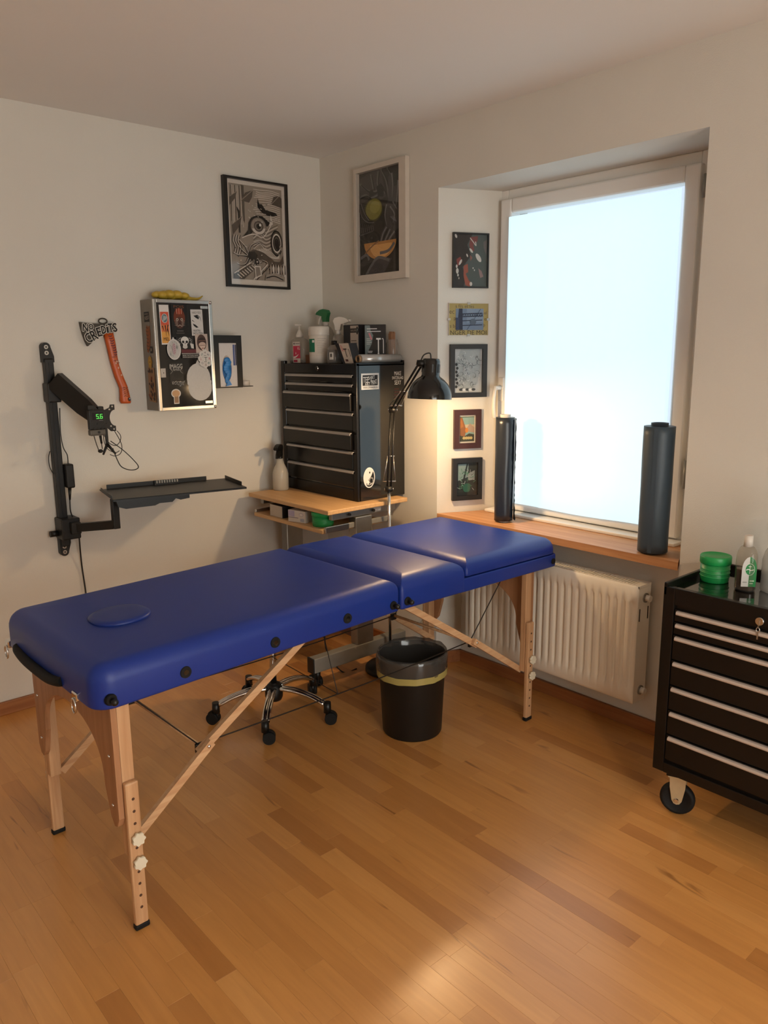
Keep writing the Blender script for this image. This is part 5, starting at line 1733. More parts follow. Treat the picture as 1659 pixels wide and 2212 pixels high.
def st_oval(cv):
    cv.ell(0, 0, 0.034, 0.046, '#cbc9c6'); cv.poly([(-0.006, 0.044), (0.006, 0.044), (0.0, 0.056)], '#cbc9c6'); cv.ell(0, 0, 0.030, 0.042, '#b6b4b1')
    r_ = random.Random(9)
    for q in range(34):
        a = r_.random() * 6.28; r0 = 0.2 + 0.7 * r_.random()
        x, y = 0.028 * r0 * math.cos(a), 0.040 * r0 * math.sin(a)
        cv.line([(x, y), (x + 0.005 * math.cos(a + 1.2), y + 0.010 * math.sin(a + 1.2))], 0.002, '#5a6664' if q % 3 else '#c7b4b8', taper=True)
    cv.ell(0, 0.002, 0.008, 0.026, '#b29aa0')
    for q in range(5):
        cv.line([(-0.003, -0.018 + 0.009 * q), (0.004, -0.012 + 0.009 * q)], 0.002, '#8a6a70')


def st_dots(cv):
    r_ = random.Random(2)
    for q in range(9):
        a = q * 2 * PI / 8
        rr_ = 0.024 if q < 8 else 0
        cv.ell(rr_ * math.cos(a), rr_ * 1.2 * math.sin(a), 0.013, 0.014, '#c9c5c0')
    for q in range(8):
        a = q * 2 * PI / 8
        cv.text('RKASTOM8'[q], 0.023 * math.cos(a), 0.028 * math.sin(a), 0.011, ('#a55058', '#4a5058', '#6a4a40', '#4d6a66')[q % 4], 0.009, a)
    cv.text('T', 0.002, -0.002, 0.018, '#3a4a48', 0.016)


def st_imagg(cv):
    cv.rect(-0.034, -0.056, 0.034, 0.030, '#191817'); cv.text('IMAGG', 0, 0.016, 0.020, '#bfbcb7', 0.062); cv.text('TATTOO', 0, 0.0, 0.008, '#bfbcb7', 0.034)
    for s_ in (-1, 1):
        cv.line([(s_ * 0.028, 0.006), (s_ * 0.020, -0.006), (s_ * 0.032, -0.018)], 0.0024, '#a9a6a1', taper=True, smooth=3)
    cv.ell(0.006, -0.022, 0.022, 0.016, '#100f0e')


def st_brush(cv):
    r_ = random.Random(5)
    cv.text('KOSTER', 0, 0.002, 0.014, '#9a9792', 0.058, -0.1)
    for q in range(12):
        x = -0.03 + 0.06 * r_.random(); y = -0.012 + 0.024 * r_.random()
        cv.line([(x, y), (x + 0.006, y + 0.004 * (r_.random() - 0.5))], 0.0014, '#a9a6a1')


def st_white_oval(cv):
    c = '#b9b7b3'
    cv.ell(0, 0.016, 0.061, 0.070, c); cv.ell(0.004, -0.024, 0.061, 0.062, c); cv.poly([(-0.010, 0.083), (0.012, 0.083), (0.0, 0.102)], c)
    for s_ in (-1, 1):
        cv.ell(s_ * 0.058 + 0.002, -0.002, 0.004, 0.008, '#c3c1bd')


def st_plain(cv):
    cv.ell(0, 0.012, 0.024, 0.020, '#c7c3bc'); cv.rect(-0.012, -0.035, 0.014, 0.014, '#c7c3bc'); cv.rect(-0.009, -0.031, 0.011, 0.012, '#8a6a4e'); cv.ell(0, 0.012, 0.019, 0.015, '#b58e66')


def st_lockplate(cv):
    cv.rect(-0.012, -0.020, 0.012, 0.020, '#b3aca4'); cv.ell(0.002, 0.0, 0.002, 0.004, '#5a544d')


for k, (fn, u, v, r) in enumerate(((st_white_oval, 0.715, 0.252, -0.03), (st_imagg, 0.33, 0.37, -0.02), (st_brush, 0.35, 0.245, -0.04), (st_plain, 0.30, 0.13, 0.0), (st_red, 0.185, 0.775, -0.02), (st_tiger, 0.43, 0.82, 0.0), (st_white, 0.73, 0.80, -0.02),
                                   (st_skull, 0.50, 0.615, 0.0), (st_band, 0.585, 0.515, 0.0), (st_face, 0.79, 0.61, -0.04), (st_oval, 0.305, 0.555, -0.03), (st_dots, 0.835, 0.468, 0.0), (st_lockplate, 0.10, 0.345, 0.0))):
    sticker(fn, u, v, r, k=k)
for z in (KZ1 - 0.03, KZ0 + 0.03):
    MB().box(KX1 - fw - 0.042, KX1 - fw - 0.004, KY + 0.001, KY + 0.008, z - 0.0065, z + 0.0065, STEEL, bev=0.001).build('glass_clip', t)
for z in (KZ1 - 0.008, KZ0 + 0.008):
    MB().cyl((KX1 - 0.01, KY - 0.001, z - 0.007), (KX1 - 0.01, KY - 0.001, z + 0.007), 0.006, CHROME, n=14).build('hinge_pin', t)
# stickers on the left flank (faces -x)
FM = place(KX0 - 0.0005, -0.062, (KZ0 + KZ1) / 2, WALLR)


def fl_black(cv):
    cv.rect(-0.026, -0.022, 0.026, 0.022, '#201c1a'); cv.text('NEEDS', 0.002, -0.004, 0.016, '#a59a8c', 0.042, 0.1); cv.rect(-0.02, 0.011, 0.016, 0.014, '#8b8074')


def fl_tiger(cv):
    cv.poly([(-0.018, -0.058), (-0.006, -0.062), (0.016, -0.03), (0.024, 0.02), (0.020, 0.058), (0.006, 0.050), (-0.010, 0.060), (-0.020, 0.036), (-0.014, 0.0), (-0.022, -0.03)], '#8a4d22')
    for q in range(7):
        z = 0.05 - 0.016 * q
        cv.line([(-0.016, z), (0.0, z - 0.005), (0.012, z + 0.002)], 0.004, '#3a2214', taper=True)
    cv.rect(0.012, -0.064, 0.036, -0.034, '#221b18'); cv.ell(0.022, -0.048, 0.004, 0.007, '#b09a80')


def fl_flower(cv):
    for q in range(8):
        a = q * PI / 4
        cv.ell(0.014 * math.cos(a), 0.020 * math.sin(a), 0.007, 0.009, '#b08a34')
    cv.ell(0, 0, 0.010, 0.013, '#c09a40'); cv.ell(0, 0, 0.003, 0.004, '#6a4a1c')


def fl_cheetah(cv):
    cv.poly([(-0.034, -0.075), (0.036, -0.080), (0.034, 0.074), (-0.030, 0.078)], '#94714f')
    r_ = random.Random(8)
    for q in range(26):
        x = -0.028 + 0.056 * r_.random(); y = -0.068 + 0.134 * r_.random()
        cv.ell(x, y, 0.004 + 0.003 * r_.random(), 0.006 + 0.005 * r_.random(), '#33241a' if q % 4 else '#7a3c20', r_.random())


for k, (fn, y, z) in enumerate(((fl_black, 0.004, 0.170), (fl_tiger, 0.008, 0.075), (fl_flower, 0.010, -0.028), (fl_cheetah, 0.014, -0.128))):
    cv = Canvas(0.5, 0.0004 * k); fn(cv); cv.build('sticker', bd, FM @ Matrix.Translation((y - 0.006, 0, z)))

# yellow ornament on the cabinet
t = thing('yellow_ornament', 'small lumpy yellow ornament with a pointed end on the sticker cabinet', 'ornament', (-0.9, -0.07, KZ1))
YEL = mat('yellow resin', '#b99a34', 0.5, noise=0.12, nscale=30)
mb = MB()
r_ = random.Random(6)
for k in range(13):
    x = -0.985 + 0.012 * k
    s_ = math.sin(PI * (k + 1) / 14)
    mb.ball((x, -0.07 + 0.012 * math.sin(k * 2.1), KZ1 + 0.0215 + 0.004 * math.sin(k * 1.7) * s_), 0.014 + 0.010 * s_, YEL, seg=14, rings=8, s=(1.2, 1.2, 0.85))
mb.build('mound', t)
mb = MB(); mb.tube(smooth_path([(-0.86, -0.07, KZ1 + 0.012), (-0.81, -0.07, KZ1 + 0.009), (-0.775, -0.07, KZ1 + 0.012), (-0.752, -0.07, KZ1 + 0.026)], 6), [0.011] * 6 + [0.009 - 0.0006 * i for i in range(13)], YEL, n=10); mb.build('tip', t)

# ================================================================== GLOVE DISPENSER
GX0, GX1, GZ0, GZ1, GY = -0.725, -0.575, 1.362, 1.605, -0.10
t = thing('glove_dispenser', 'black wall holder framing a box of blue gloves', 'dispenser', (-0.65, 0, GZ0))
mb = MB()
mb.box(GX0, GX1, -0.006, 0.0, GZ0, GZ1, BLACK)
mb.box(GX0, GX0 + 0.004, GY, 0.0, GZ0, GZ1, BLACK); mb.box(GX1 - 0.004, GX1, GY, 0.0, GZ0, GZ1, BLACK)
mb.box(GX0, GX1, GY, 0.0, GZ0 - 0.004, GZ0, BLACK)
mb.box(GX0, GX0 + 0.026, GY - 0.003, GY, GZ0, GZ1, BLACK); mb.box(GX1 - 0.028, GX1, GY - 0.003, GY, GZ0, GZ1, BLACK); mb.box(GX0 + 0.026, GX1 - 0.028, GY - 0.003, GY, GZ1 - 0.036, GZ1, BLACK)
mb.build('holder', t)
MB().box(GX1, GX1 + 0.058, GY, -0.03, GZ0 - 0.002, GZ0 + 0.002, BLACK).build('side_ledge', t)
t = thing('glove_box', 'white glove box with blue gloves in an oval opening on the wall', 'box', (-0.65, -0.05, GZ0))
MB().box(GX0 + 0.012, GX1 - 0.012, GY + 0.002, -0.008, GZ0 + 0.001, GZ1 - 0.014, BOXW, bev=0.001).build('shell', t)
cv = Canvas(0.5, 0.0003)
cv.rect(-0.048, -0.108, 0.046, 0.108, '#cfcbc8'); cv.rect(0.028, -0.012, 0.038, 0.086, '#4d5a8a'); cv.rect(0.040, -0.012, 0.046, 0.086, '#2c3350')
cv.ell(-0.008, -0.026, 0.027, 0.062, '#b7a69a'); cv.ell(-0.008, -0.030, 0.025, 0.056, '#1d5c96')
cv.build('print', t, place(-0.65, GY + 0.002, (GZ0 + GZ1) / 2 - 0.008))
mb = MB()
for k in range(10):
    z = 1.49 - 0.011 * k
    mb.ball((-0.658 + 0.006 * math.sin(k * 1.3), GY - 0.002, z), 0.016, BLUEN, seg=12, rings=8, s=(1.1 - 0.05 * k * (k > 5), 0.35, 0.8))
mb.prism([(-0.662, 1.39), (-0.652, 1.392), (-0.640, 1.372), (-0.672, 1.366)], 'y', GY - 0.008, GY - 0.004, BLUEN)
mb.build('glove', t)
t = thing('tape_roll', 'small white roll of tape on the ledge beside the glove holder', 'tape', (-0.546, -0.072, GZ0 + 0.003))
mb = MB(); mb.lathe([(0.012, 0), (0.024, 0), (0.024, 0.026), (0.012, 0.026), (0.012, 0)], (-0.546, -0.072, GZ0 + 0.0022), WHITE, n=28); mb.build('tape', t)

# ================================================================== PICTURES


def framed(name, label, M, w, h, bw, depth, fm, draw, bt=None, bb=None, br=None, pane=True, group=None, rough=0.6):
    """M: centre of the picture on its wall; local x right, z up, -y out"""
    loc = M.translation.copy()
    ang = M.to_euler().z
    t = thing(name, label, 'picture', loc, ang, group, local=True)
    bt = bw if bt is None else bt; bb = bw if bb is None else bb; br = bw if br is None else br
    mb = MB()
    W_, H_ = w / 2, h / 2
    for poly in ([(-W_, -H_), (W_, -H_), (W_ - br, -H_ + bb), (-W_ + bw, -H_ + bb)], [(W_, -H_), (W_, H_), (W_ - br, H_ - bt), (W_ - br, -H_ + bb)], [(W_, H_), (-W_, H_), (-W_ + bw, H_ - bt), (W_ - br, H_ - bt)], [(-W_, H_), (-W_, -H_), (-W_ + bw, -H_ + bb), (-W_ + bw, H_ - bt)]):
        mb.prism(poly, 'y', -depth, -0.001, fm)
    mb.build('frame', t)
    cv = Canvas(rough, 0.004)
    iw, ih = (w - bw - br) / 2, (h - bt - bb) / 2
    draw(cv, iw, ih)
    ox_, oz_ = (bw - br) / 2, (bb - bt) / 2
    cv.build('print', t, Matrix.Translation((ox_, 0, oz_)))
    if pane:
        MB().box(ox_ - iw, ox_ + iw, -depth * 0.75 - 0.0015, -depth * 0.75, oz_ - ih, oz_ + ih, GLASS).build('pane', t)
    return t


def art_eye(cv, W_, H_):
    cv.rect(-W_, -H_, W_, H_, '#d6ccc0')
    aw, ah = W_ * 0.90, H_ * 0.92
    oz = 0.008
    cv.rect(-aw, -ah + oz, aw, ah + oz * 0.2, '#94887b')

    def q(x, y):       # design space 0..100 x 0..160, y down
        return (-aw + 2 * aw * x / 100, ah - 2 * (ah - 0.002) * y / 160 - 0.001)

    def Lq(pts, w, c, **k):
        cv.line([q(*p) for p in pts], w * 2 * aw / 100, c, **k)

    def Pq(pts, c):
        cv.poly([q(*p) for p in pts], c)

    def Eq(x, y, rx, ry, c, rot=0.0):
        a = q(x, y); cv.ell(a[0], a[1], rx * 2 * aw / 100, ry * 2 * ah / 160, c, rot)
    DK, MD, LT = '#221c16', '#52483e', '#d2c8bc'
    r_ = random.Random(21)
    # engraved sky and waves
    for k in range(16):
        y = 4 + k * 3.4
        Lq([(44 + r_.random() * 10, y), (60, y + 1.5 * math.sin(k)), (78, y - 1), (96, y + 2)], 0.9, LT, smooth=4)
    for k in range(12):
        y = 60 + k * 3.0
        Lq([(42, y + 12), (54, y + 6 + 3 * math.sin(k)), (66, y + 12), (80, y + 5), (90, y)], 0.9, LT if k % 2 else MD, smooth=4)
    for k in range(10):
        x = 3 + k * 2.6
        Lq([(x, 2), (x + 0.5, 30), (x, 62 + 4 * (k % 3))], 0.8, LT if k % 3 else DK)
    for k in range(7):
        Lq([(4 + 2.2 * k, 84), (2 + 2.2 * k, 94), (6 + 2.2 * k, 104), (3 + 2.2 * k, 116)], 0.9, LT if k % 2 else DK, smooth=4)
    Pq([(22, 0), (27, 1), (27, 60), (24, 60)], MD); Pq([(12, 36), (18, 44), (18, 80), (15, 80), (14, 48)], DK)
    # leaves
    for pts in ([(0, 22), (12, 14), (14, 12), (10, 24), (0, 36)], [(21, 26), (30, 12), (44, 6), (42, 18), (36, 28)], [(78, 26), (84, 12), (94, 10), (99, 14), (99, 30)], [(2, 68), (12, 60), (22, 52), (14, 72), (4, 84)]):
        Pq(pts, MD); Lq([pts[0], pts[2]], 1.0, '#94887b')
    # brow and horns
    Pq([(52, 18), (55, 28), (60, 28), (66, 36), (76, 38), (86, 40), (90, 44), (80, 46), (70, 46), (60, 42), (52, 34)], DK)
    Pq([(76, 44), (74, 56), (72, 64), (80, 60), (78, 50)], LT)
    # eye
    Pq([(22, 86), (32, 74), (33, 62), (38, 53), (48, 48), (60, 48), (74, 58), (70, 64), (60, 66), (44, 74), (32, 84)], DK)
    Eq(52, 66, 15, 15, '#6f645a'); Eq(52, 66, 13.5, 13.5, '#8e8378')
    cv.ell(*q(52, 66), 13.5 * 2 * aw / 100, 13.5 * 2 * ah / 160, '#c9c0b6', 0, a0=math.radians(200), a1=math.radians(350))
    Eq(52, 66, 9, 9, '#4c423a'); Eq(52, 66, 7, 7, '#7b7066'); Eq(52, 66, 4.5, 4.5, DK); Eq(55, 63.5, 2.0, 2.4, '#e0dad2')
    Lq([(20, 88), (34, 82), (46, 80), (60, 84), (76, 62)], 1.6, LT, smooth=5)
    # spiral
    for k in range(7):
        pts = []
        for i in range(22):
            a = i / 21 * 2 * PI * 0.95 + 0.6
            rr_ = (17 - k * 2.3)
            pts.append((86 + rr_ * 0.62 * math.cos(a), 92 + rr_ * 1.25 * math.sin(a)))
        Lq(pts, 2.4, (DK, MD, LT, DK, MD, DK, DK)[k])
    Eq(87, 96, 4, 7, DK)
    # octopus body and arms
    Pq([(30, 112), (40, 106), (54, 108), (66, 112), (80, 124), (92, 124), (98, 112), (99, 126), (88, 134), (72, 132), (58, 122), (46, 124), (34, 126), (28, 120)], MD)
    Pq([(30, 112), (42, 109), (48, 116), (44, 124), (34, 126), (28, 120)], DK)
    for pts in ([(30, 114), (26, 104), (18, 96), (14, 92)], [(29, 116), (20, 110), (14, 104), (12, 102)], [(28, 118), (20, 118), (10, 118), (2, 114)], [(30, 122), (24, 132), (14, 134), (8, 132)], [(34, 124), (30, 132), (26, 138)], [(40, 124), (40, 130), (36, 134)], [(48, 122), (52, 128), (58, 126)], [(30, 112), (36, 100), (48, 94), (54, 96)], [(56, 124), (66, 128), (64, 140), (58, 142)]):
        Lq(pts, 3.4, DK, taper=True, smooth=5); Lq([(a, b - 0.8) for a, b in pts], 0.8, LT, smooth=5)
    for k in range(5):
        Lq([(46 + 4 * k, 106 - k), (60 + 4 * k, 110), (74 + 3 * k, 118), (90, 118 - 2 * k)], 1.0, LT, smooth=5)
    # stairs, door, trees
    Pq([(2, 150), (34, 130), (44, 138), (20, 158), (2, 158)], MD)
    for k in range(7):
        Lq([(8 + 4.5 * k, 150 - 2.8 * k), (16 + 4.4 * k, 156 - 2.8 * k)], 1.4, LT)
    Lq([(2, 149), (34, 129)], 1.6, LT); Lq([(38, 158), (66, 130)], 1.8, LT); Lq([(44, 158), (70, 132)], 1.4, DK)
    Pq([(40, 134), (52, 134), (54, 150), (42, 156)], LT); Pq([(42, 136), (50, 136), (52, 149), (43, 153)], '#8b7f73')
    Eq(45, 128, 5, 4, DK); Eq(46, 127, 1.6, 1.4, '#c9c0b6')
    for k in range(6):
        x = 72 + 5 * k
        Pq([(x, 128 + (k % 2)), (x + 2.2, 136), (x + 1.2, 146), (x - 1.2, 146), (x - 2.2, 136)], LT if k % 2 else '#9c9084'); Lq([(x + 2.6, 130), (x + 3.0, 146)], 1.4, DK)
    Pq([(62, 148), (82, 144), (99, 150), (99, 158), (60, 158)], '#9d9185'); Lq([(62, 154), (78, 150), (96, 156)], 1.8, DK, smooth=4)
    for k in range(30):
        x, y = 2 + 96 * r_.random(), 100 + 56 * r_.random()
        Lq([(x, y), (x + 2.5 * r_.random(), y + 2.5 * (r_.random() - 0.3))], 1.1, DK if k % 2 else LT)
    for k in range(26):
        x, y = 28 + 68 * r_.random(), 26 + 34 * r_.random()
        Lq([(x, y), (x + 3 * r_.random(), y + 2 * r_.random())], 0.8, DK if k % 3 == 0 else LT)


FRB = mat('black picture frame', '#15110d', 0.4, noise=0.05, nscale=30)
FRW = mat('pale picture frame', '#c9bfb2', 0.5, noise=0.03, nscale=30)
FRR = mat('dark red wood frame', '#3a1c16', 0.35, noise=0.1, nscale=20)
framed('framed_print', 'black-framed ink drawing of a large eye on the back wall', place(-0.404, -0.0005, 2.091), 0.364, 0.506, 0.020, 0.024, FRB, art_eye, bt=0.010, bb=0.011, br=0.008)


def art_hand(cv, W_, H_):
    cv.rect(-W_, -H_, W_, H_, '#393631')

    def q(x, y):       # design space 0..100 x 0..150
        return (-W_ + 2 * W_ * x / 100, H_ - 2 * H_ * y / 150)

    def Lq(pts, w, c, **k):
        cv.line([q(*p) for p in pts], w * 2 * W_ / 100, c, **k)

    def Pq(pts, c):
        cv.poly([q(*p) for p in pts], c)
    cv.poly([q(*p) for p in ((0, 8), (30, 0), (52, 0), (64, 40), (50, 44), (40, 30), (20, 40), (0, 44))], '#4a453f')
    for pts in ([(2, 14), (20, 26), (40, 30), (50, 22), (62, 36)], [(28, 4), (34, 26)], [(46, 2), (44, 20), (54, 26)], [(52, 0), (64, 18), (70, 42), (74, 52)], [(66, 0), (76, 14), (78, 44)], [(0, 34), (16, 32), (28, 38), (44, 36)]):
        Lq(pts, 3.0, '#6a6561', smooth=5); Lq([(a + 3, b + 2) for a, b in pts], 2.0, '#2a2723', smooth=5)
    Pq([(42, 24), (52, 20), (60, 28), (58, 40), (46, 38)], '#2a2724'); Pq([(24, 28), (32, 26), (38, 34), (26, 38)], '#2d2a26')
    # yellow ball held below
    cv.ell(*q(34, 56), 22 * 2 * W_ / 100, 17 * 2 * H_ / 150, '#57522f'); cv.ell(*q(35, 55), 19 * 2 * W_ / 100, 15 * 2 * H_ / 150, '#85803f'); cv.ell(*q(38, 52), 12 * 2 * W_ / 100, 9 * 2 * H_ / 150, '#98924b')
    for pts in ([(0, 44), (6, 62), (20, 72), (36, 74)], [(4, 42), (14, 60), (24, 70)]):
        Lq(pts, 5.0, '#35322f', smooth=5); Lq(pts, 1.2, '#716c68', smooth=5)
    for k in range(7):
        Lq([(3 + 5 * k, 72 + k), (5 + 5 * k, 86)], 1.4, '#5f5a55')
    Lq([(0, 90), (34, 86)], 2.0, '#5a5550')
    # large hand on the right
    Pq([(70, 14), (78, 10), (84, 30), (98, 24), (98, 86), (80, 94), (64, 84), (60, 66), (66, 52), (70, 44)], '#4a4745')
    for pts in ([(78, 10), (80, 26), (78, 44)], [(92, 22), (90, 42), (86, 60)], [(66, 52), (62, 66), (66, 82)], [(74, 56), (84, 68), (80, 80)], [(80, 50), (90, 62)]):
        Lq(pts, 3.0, '#7d797a', taper=True, smooth=5)
    for k in range(4):
        Lq([(74 + 3 * k, 70), (82 + 2 * k, 76 + k)], 1.0, '#79757a')
    for pts in ([(66, 84), (58, 92), (52, 104)], [(74, 88), (66, 98), (60, 106)], [(84, 92), (74, 100), (66, 108)]):
        Lq(pts, 6.0, '#55524f', smooth=4); Lq(pts, 2.0, '#827e7e', smooth=4)
    # orange bowl shape
    n = 26
    cv.poly([q(50 + 38 * math.cos(a), 106 - 3 + 26 * math.sin(a)) for a in [PI * i / n for i in range(n + 1)]], '#bf8a4e')
    cv.poly([q(52 + 26 * math.cos(a), 107 + 20 * math.sin(a)) for a in [PI * i / n for i in range(n + 1)]], '#e2ad6a')
    Lq([(14, 118), (32, 108), (48, 102)], 2.5, '#8f6a44', smooth=4)
    # cloth folds below
    Pq([(14, 150), (30, 134), (48, 124), (78, 130), (66, 142), (60, 150)], '#4d4a4a')
    for pts in ([(16, 150), (30, 136), (46, 126), (72, 132)], [(4, 124), (18, 120), (24, 128)], [(50, 120), (70, 118), (84, 108)]):
        Lq(pts, 4.5, '#6d6a6a', smooth=5)


framed('framed_print', 'pale-framed grey painting of a hand and a yellow ball by the window', place(-0.0005, -0.4905, 2.127, WALLR), 0.372, 0.532, 0.018, 0.026, FRW, art_hand, bt=0.022, bb=0.033, br=0.045, pane=True)

RV = math.atan(-KS)
RD = Vector((1, -KS, 0)).normalized()
RN = Vector((-KS, -1, 0)).normalized()


def reveal(s, z):
    p = Vector((0, NL, 0)) + RD * s + RN * 0.0006
    return place(p.x, p.y, z, RV)


def art_koi(cv, W_, H_):
    cv.rect(-W_, -H_, W_, H_, '#4c5654')
    X = lambda a: -W_ + 2 * W_ * a / 100
    Y = lambda b: H_ - 2 * H_ * b / 150
    P = lambda pts, c: cv.poly([(X(a), Y(b)) for a, b in pts], c)
    P([(0, 0), (55, 0), (40, 30), (52, 60), (30, 90), (10, 110), (0, 150)], '#2c2725'); P([(0, 110), (24, 90), (40, 120), (30, 150), (0, 150)], '#2a2828')
    P([(50, 8), (72, 4), (70, 20), (58, 30), (62, 46), (52, 50), (46, 30)], '#7a4340'); P([(8, 72), (20, 64), (26, 80), (12, 92)], '#7f3d38')
    P([(30, 90), (42, 84), (44, 108), (36, 112), (46, 132), (58, 142), (48, 150), (36, 146), (30, 118)], '#96503f')
    P([(74, 96), (84, 104), (90, 120), (80, 124)], '#8f7674'); P([(88, 20), (98, 14), (98, 60), (90, 40)], '#6a6464'); P([(48, 58), (56, 66), (50, 76)], '#8a5a50')
    for a, b, rx, ry, r in ((52, 46, 3, 8, 0.7), (74, 66, 6, 14, 0.6), (40, 60, 2, 5, 0.4), (20, 80, 3, 9, -0.5), (9, 92, 2.6, 5, 0), (11, 105, 4, 8, 0), (13, 117, 2.2, 4, 0), (16, 126, 1.2, 3, 0), (58, 96, 1.6, 2.5, 0), (62, 102, 1.6, 2.5, 0), (52, 142, 4, 6, 0), (6, 6, 3, 6, 0.4)):
        cv.ell(X(a), Y(b), rx * 2 * W_ / 100, ry * 2 * H_ / 150, '#c9c4bd', r)
    cv.line([(X(48), Y(10)), (X(58), Y(22)), (X(66), Y(32)), (X(64), Y(20))], 0.004, '#c9c4bd', smooth=3)


framed('framed_print', 'black-framed red and grey abstract print, topmost on the window reveal', reveal(0.155, 1.924), 0.176, 0.240, 0.006, 0.014, FRB, art_koi)


def art_bridge(cv, W_, H_):
    cv.rect(-W_, -H_, W_, H_, '#a8965c')
    for s_, x, y, h in (('s fils et les', -0.2, 0.83, 0.22), ('ec', -0.86, 0.45, 0.2), ('el', 0.86, 0.42, 0.2), ('p', -0.7, 0.0, 0.22), ('e', 0.86, 0.0, 0.16), ('s b', -0.82, -0.42, 0.22), ('p', 0.8, -0.42, 0.22)):
        cv.text(s_, x * W_, y * H_, h * H_, '#5b4c3c')
    cv.text('NGER DE MOI', 0.0, -0.84 * H_, 0.28 * H_, '#4a4032', 1.86 * W_)
    cv.rect(-0.66 * W_, -0.68 * H_, 0.76 * W_, 0.68 * H_, '#6f8096'); cv.rect(-0.1 * W_, -0.2 * H_, 0.76 * W_, 0.68 * H_, '#7f90a5')
    cv.poly([(-0.6 * W_, -0.68 * H_), (-0.3 * W_, -0.68 * H_), (-0.32 * W_, 0.68 * H_), (-0.5 * W_, 0.68 * H_)], '#2c3346')
    for y in (0.34, 0.16, -0.1, -0.4):
        cv.line([(-0.4 * W_, y * H_), (0.7 * W_, (y + 0.06) * H_)], 0.004, '#2c3346')
    for k in range(9):
        x = -0.35 + 0.12 * k
        cv.line([(x * W_, 0.16 * H_), ((x + 0.12) * W_, 0.38 * H_)], 0.002, '#2c3346'); cv.line([(x * W_, 0.38 * H_), ((x + 0.12) * W_, 0.18 * H_)], 0.002, '#2c3346')
    cv.line([(-0.1 * W_, -0.68 * H_), (0.6 * W_, 0.66 * H_)], 0.002, '#3a4558'); cv.ell(0.22 * W_, -0.16 * H_, 0.16 * W_, 0.2 * H_, '#56616f')
    cv.rect(-0.66 * W_, -0.68 * H_, -0.5 * W_, 0.1 * H_, '#39415a')


t = framed('framed_print', 'yellow lettered clip frame around a blue bridge photo on the reveal', reveal(0.150, 1.665), 0.199, 0.145, 0.002, 0.006, FRW, art_bridge)
for x, z in ((0, 0.071), (0, -0.071), (-0.098, 0), (0.098, 0)):
    MB().box(x - 0.007, x + 0.007, -0.0075, -0.006, z - 0.005, z + 0.005, STEEL).build('clip', t)


def art_wave(cv, W_, H_):
    cv.rect(-W_, -H_, W_, H_, '#b9bcbc')
    cv.poly([(-0.5 * W_, H_), (0.9 * W_, H_), (0.9 * W_, 0.2 * H_), (0.7 * W_, -0.6 * H_), (0.2 * W_, -0.9 * H_), (-0.8 * W_, -0.7 * H_), (-0.6 * W_, 0.0), (-0.9 * W_, 0.4 * H_)], '#a6acac')
    r_ = random.Random(14)
    for k in range(64):
        x = W_ * (-0.8 + 1.6 * r_.random()); y = H_ * (-0.85 + 1.75 * r_.random()); a = r_.random() * 6.28
        l = 0.010 + 0.016 * r_.random()
        pts = [(x + l * i / 4 * math.cos(a + i * 0.5), y + l * i / 4 * math.sin(a + i * 0.5)) for i in range(6)]
        cv.line(pts, 0.0026, ('#d9dbda', '#4b5151', '#a3a8a8', '#2e3232')[k % 4], taper=True)
    for k in range(7):
        cv.ell((-0.85 + 0.06 * (k % 2)) * W_, (0.3 - 0.17 * k) * H_, 0.006, 0.007, '#2a2c2c')
    for k in range(5):
        cv.ell((-0.5 + 0.22 * k) * W_, -0.86 * H_, 0.010, 0.006, '#d5d6d5' if k % 2 else '#33373a')


framed('framed_print', 'black-framed grey wave drawing in the middle of the window reveal', reveal(0.1495, 1.431), 0.185, 0.244, 0.022, 0.018, FRB, art_wave)


def art_card(cv, W_, H_):
    cv.rect(-W_, -H_, W_, H_, '#c4bfb4'); w, h = W_ * 0.86, H_ * 0.90
    cv.rect(-w, -h, w, h, '#7f9c95'); cv.rect(-w, -h * 0.1, w, h * 0.35, '#b9a98c')
    cv.poly([(-w, h), (-0.7 * w, h), (-0.3 * w, 0.3 * h), (-0.1 * w, -0.1 * h), (-0.3 * w, -0.6 * h), (-w, -0.7 * h)], '#8a5a38'); cv.poly([(-w, h * 0.9), (-0.7 * w, 0.7 * h), (-0.5 * w, 0.2 * h), (-w, 0.0)], '#a86a38')
    cv.poly([(0.0, 0.1 * h), (0.4 * w, 0.45 * h), (w, 0.1 * h), (w, -0.3 * h), (0, -0.2 * h)], '#a38a76'); cv.poly([(-w, -h), (w, -h), (w, -0.45 * h), (0.3 * w, -0.35 * h), (-0.4 * w, -0.6 * h), (-w, -0.5 * h)], '#3d3e30')
    for k in range(4):
        cv.ell((-0.4 + 0.32 * k) * w, -0.72 * h, 0.008, 0.007, '#b3a06a')
    cv.ell(-0.05 * w, -0.1 * h, 0.008, 0.012, '#c27a34'); cv.rect(-w, h * 0.92, w, h, '#5e6d62')


framed('framed_print', 'dark red framed small mountain landscape card on the window reveal', reveal(0.149, 1.160), 0.138, 0.184, 0.026, 0.016, FRR, art_card)


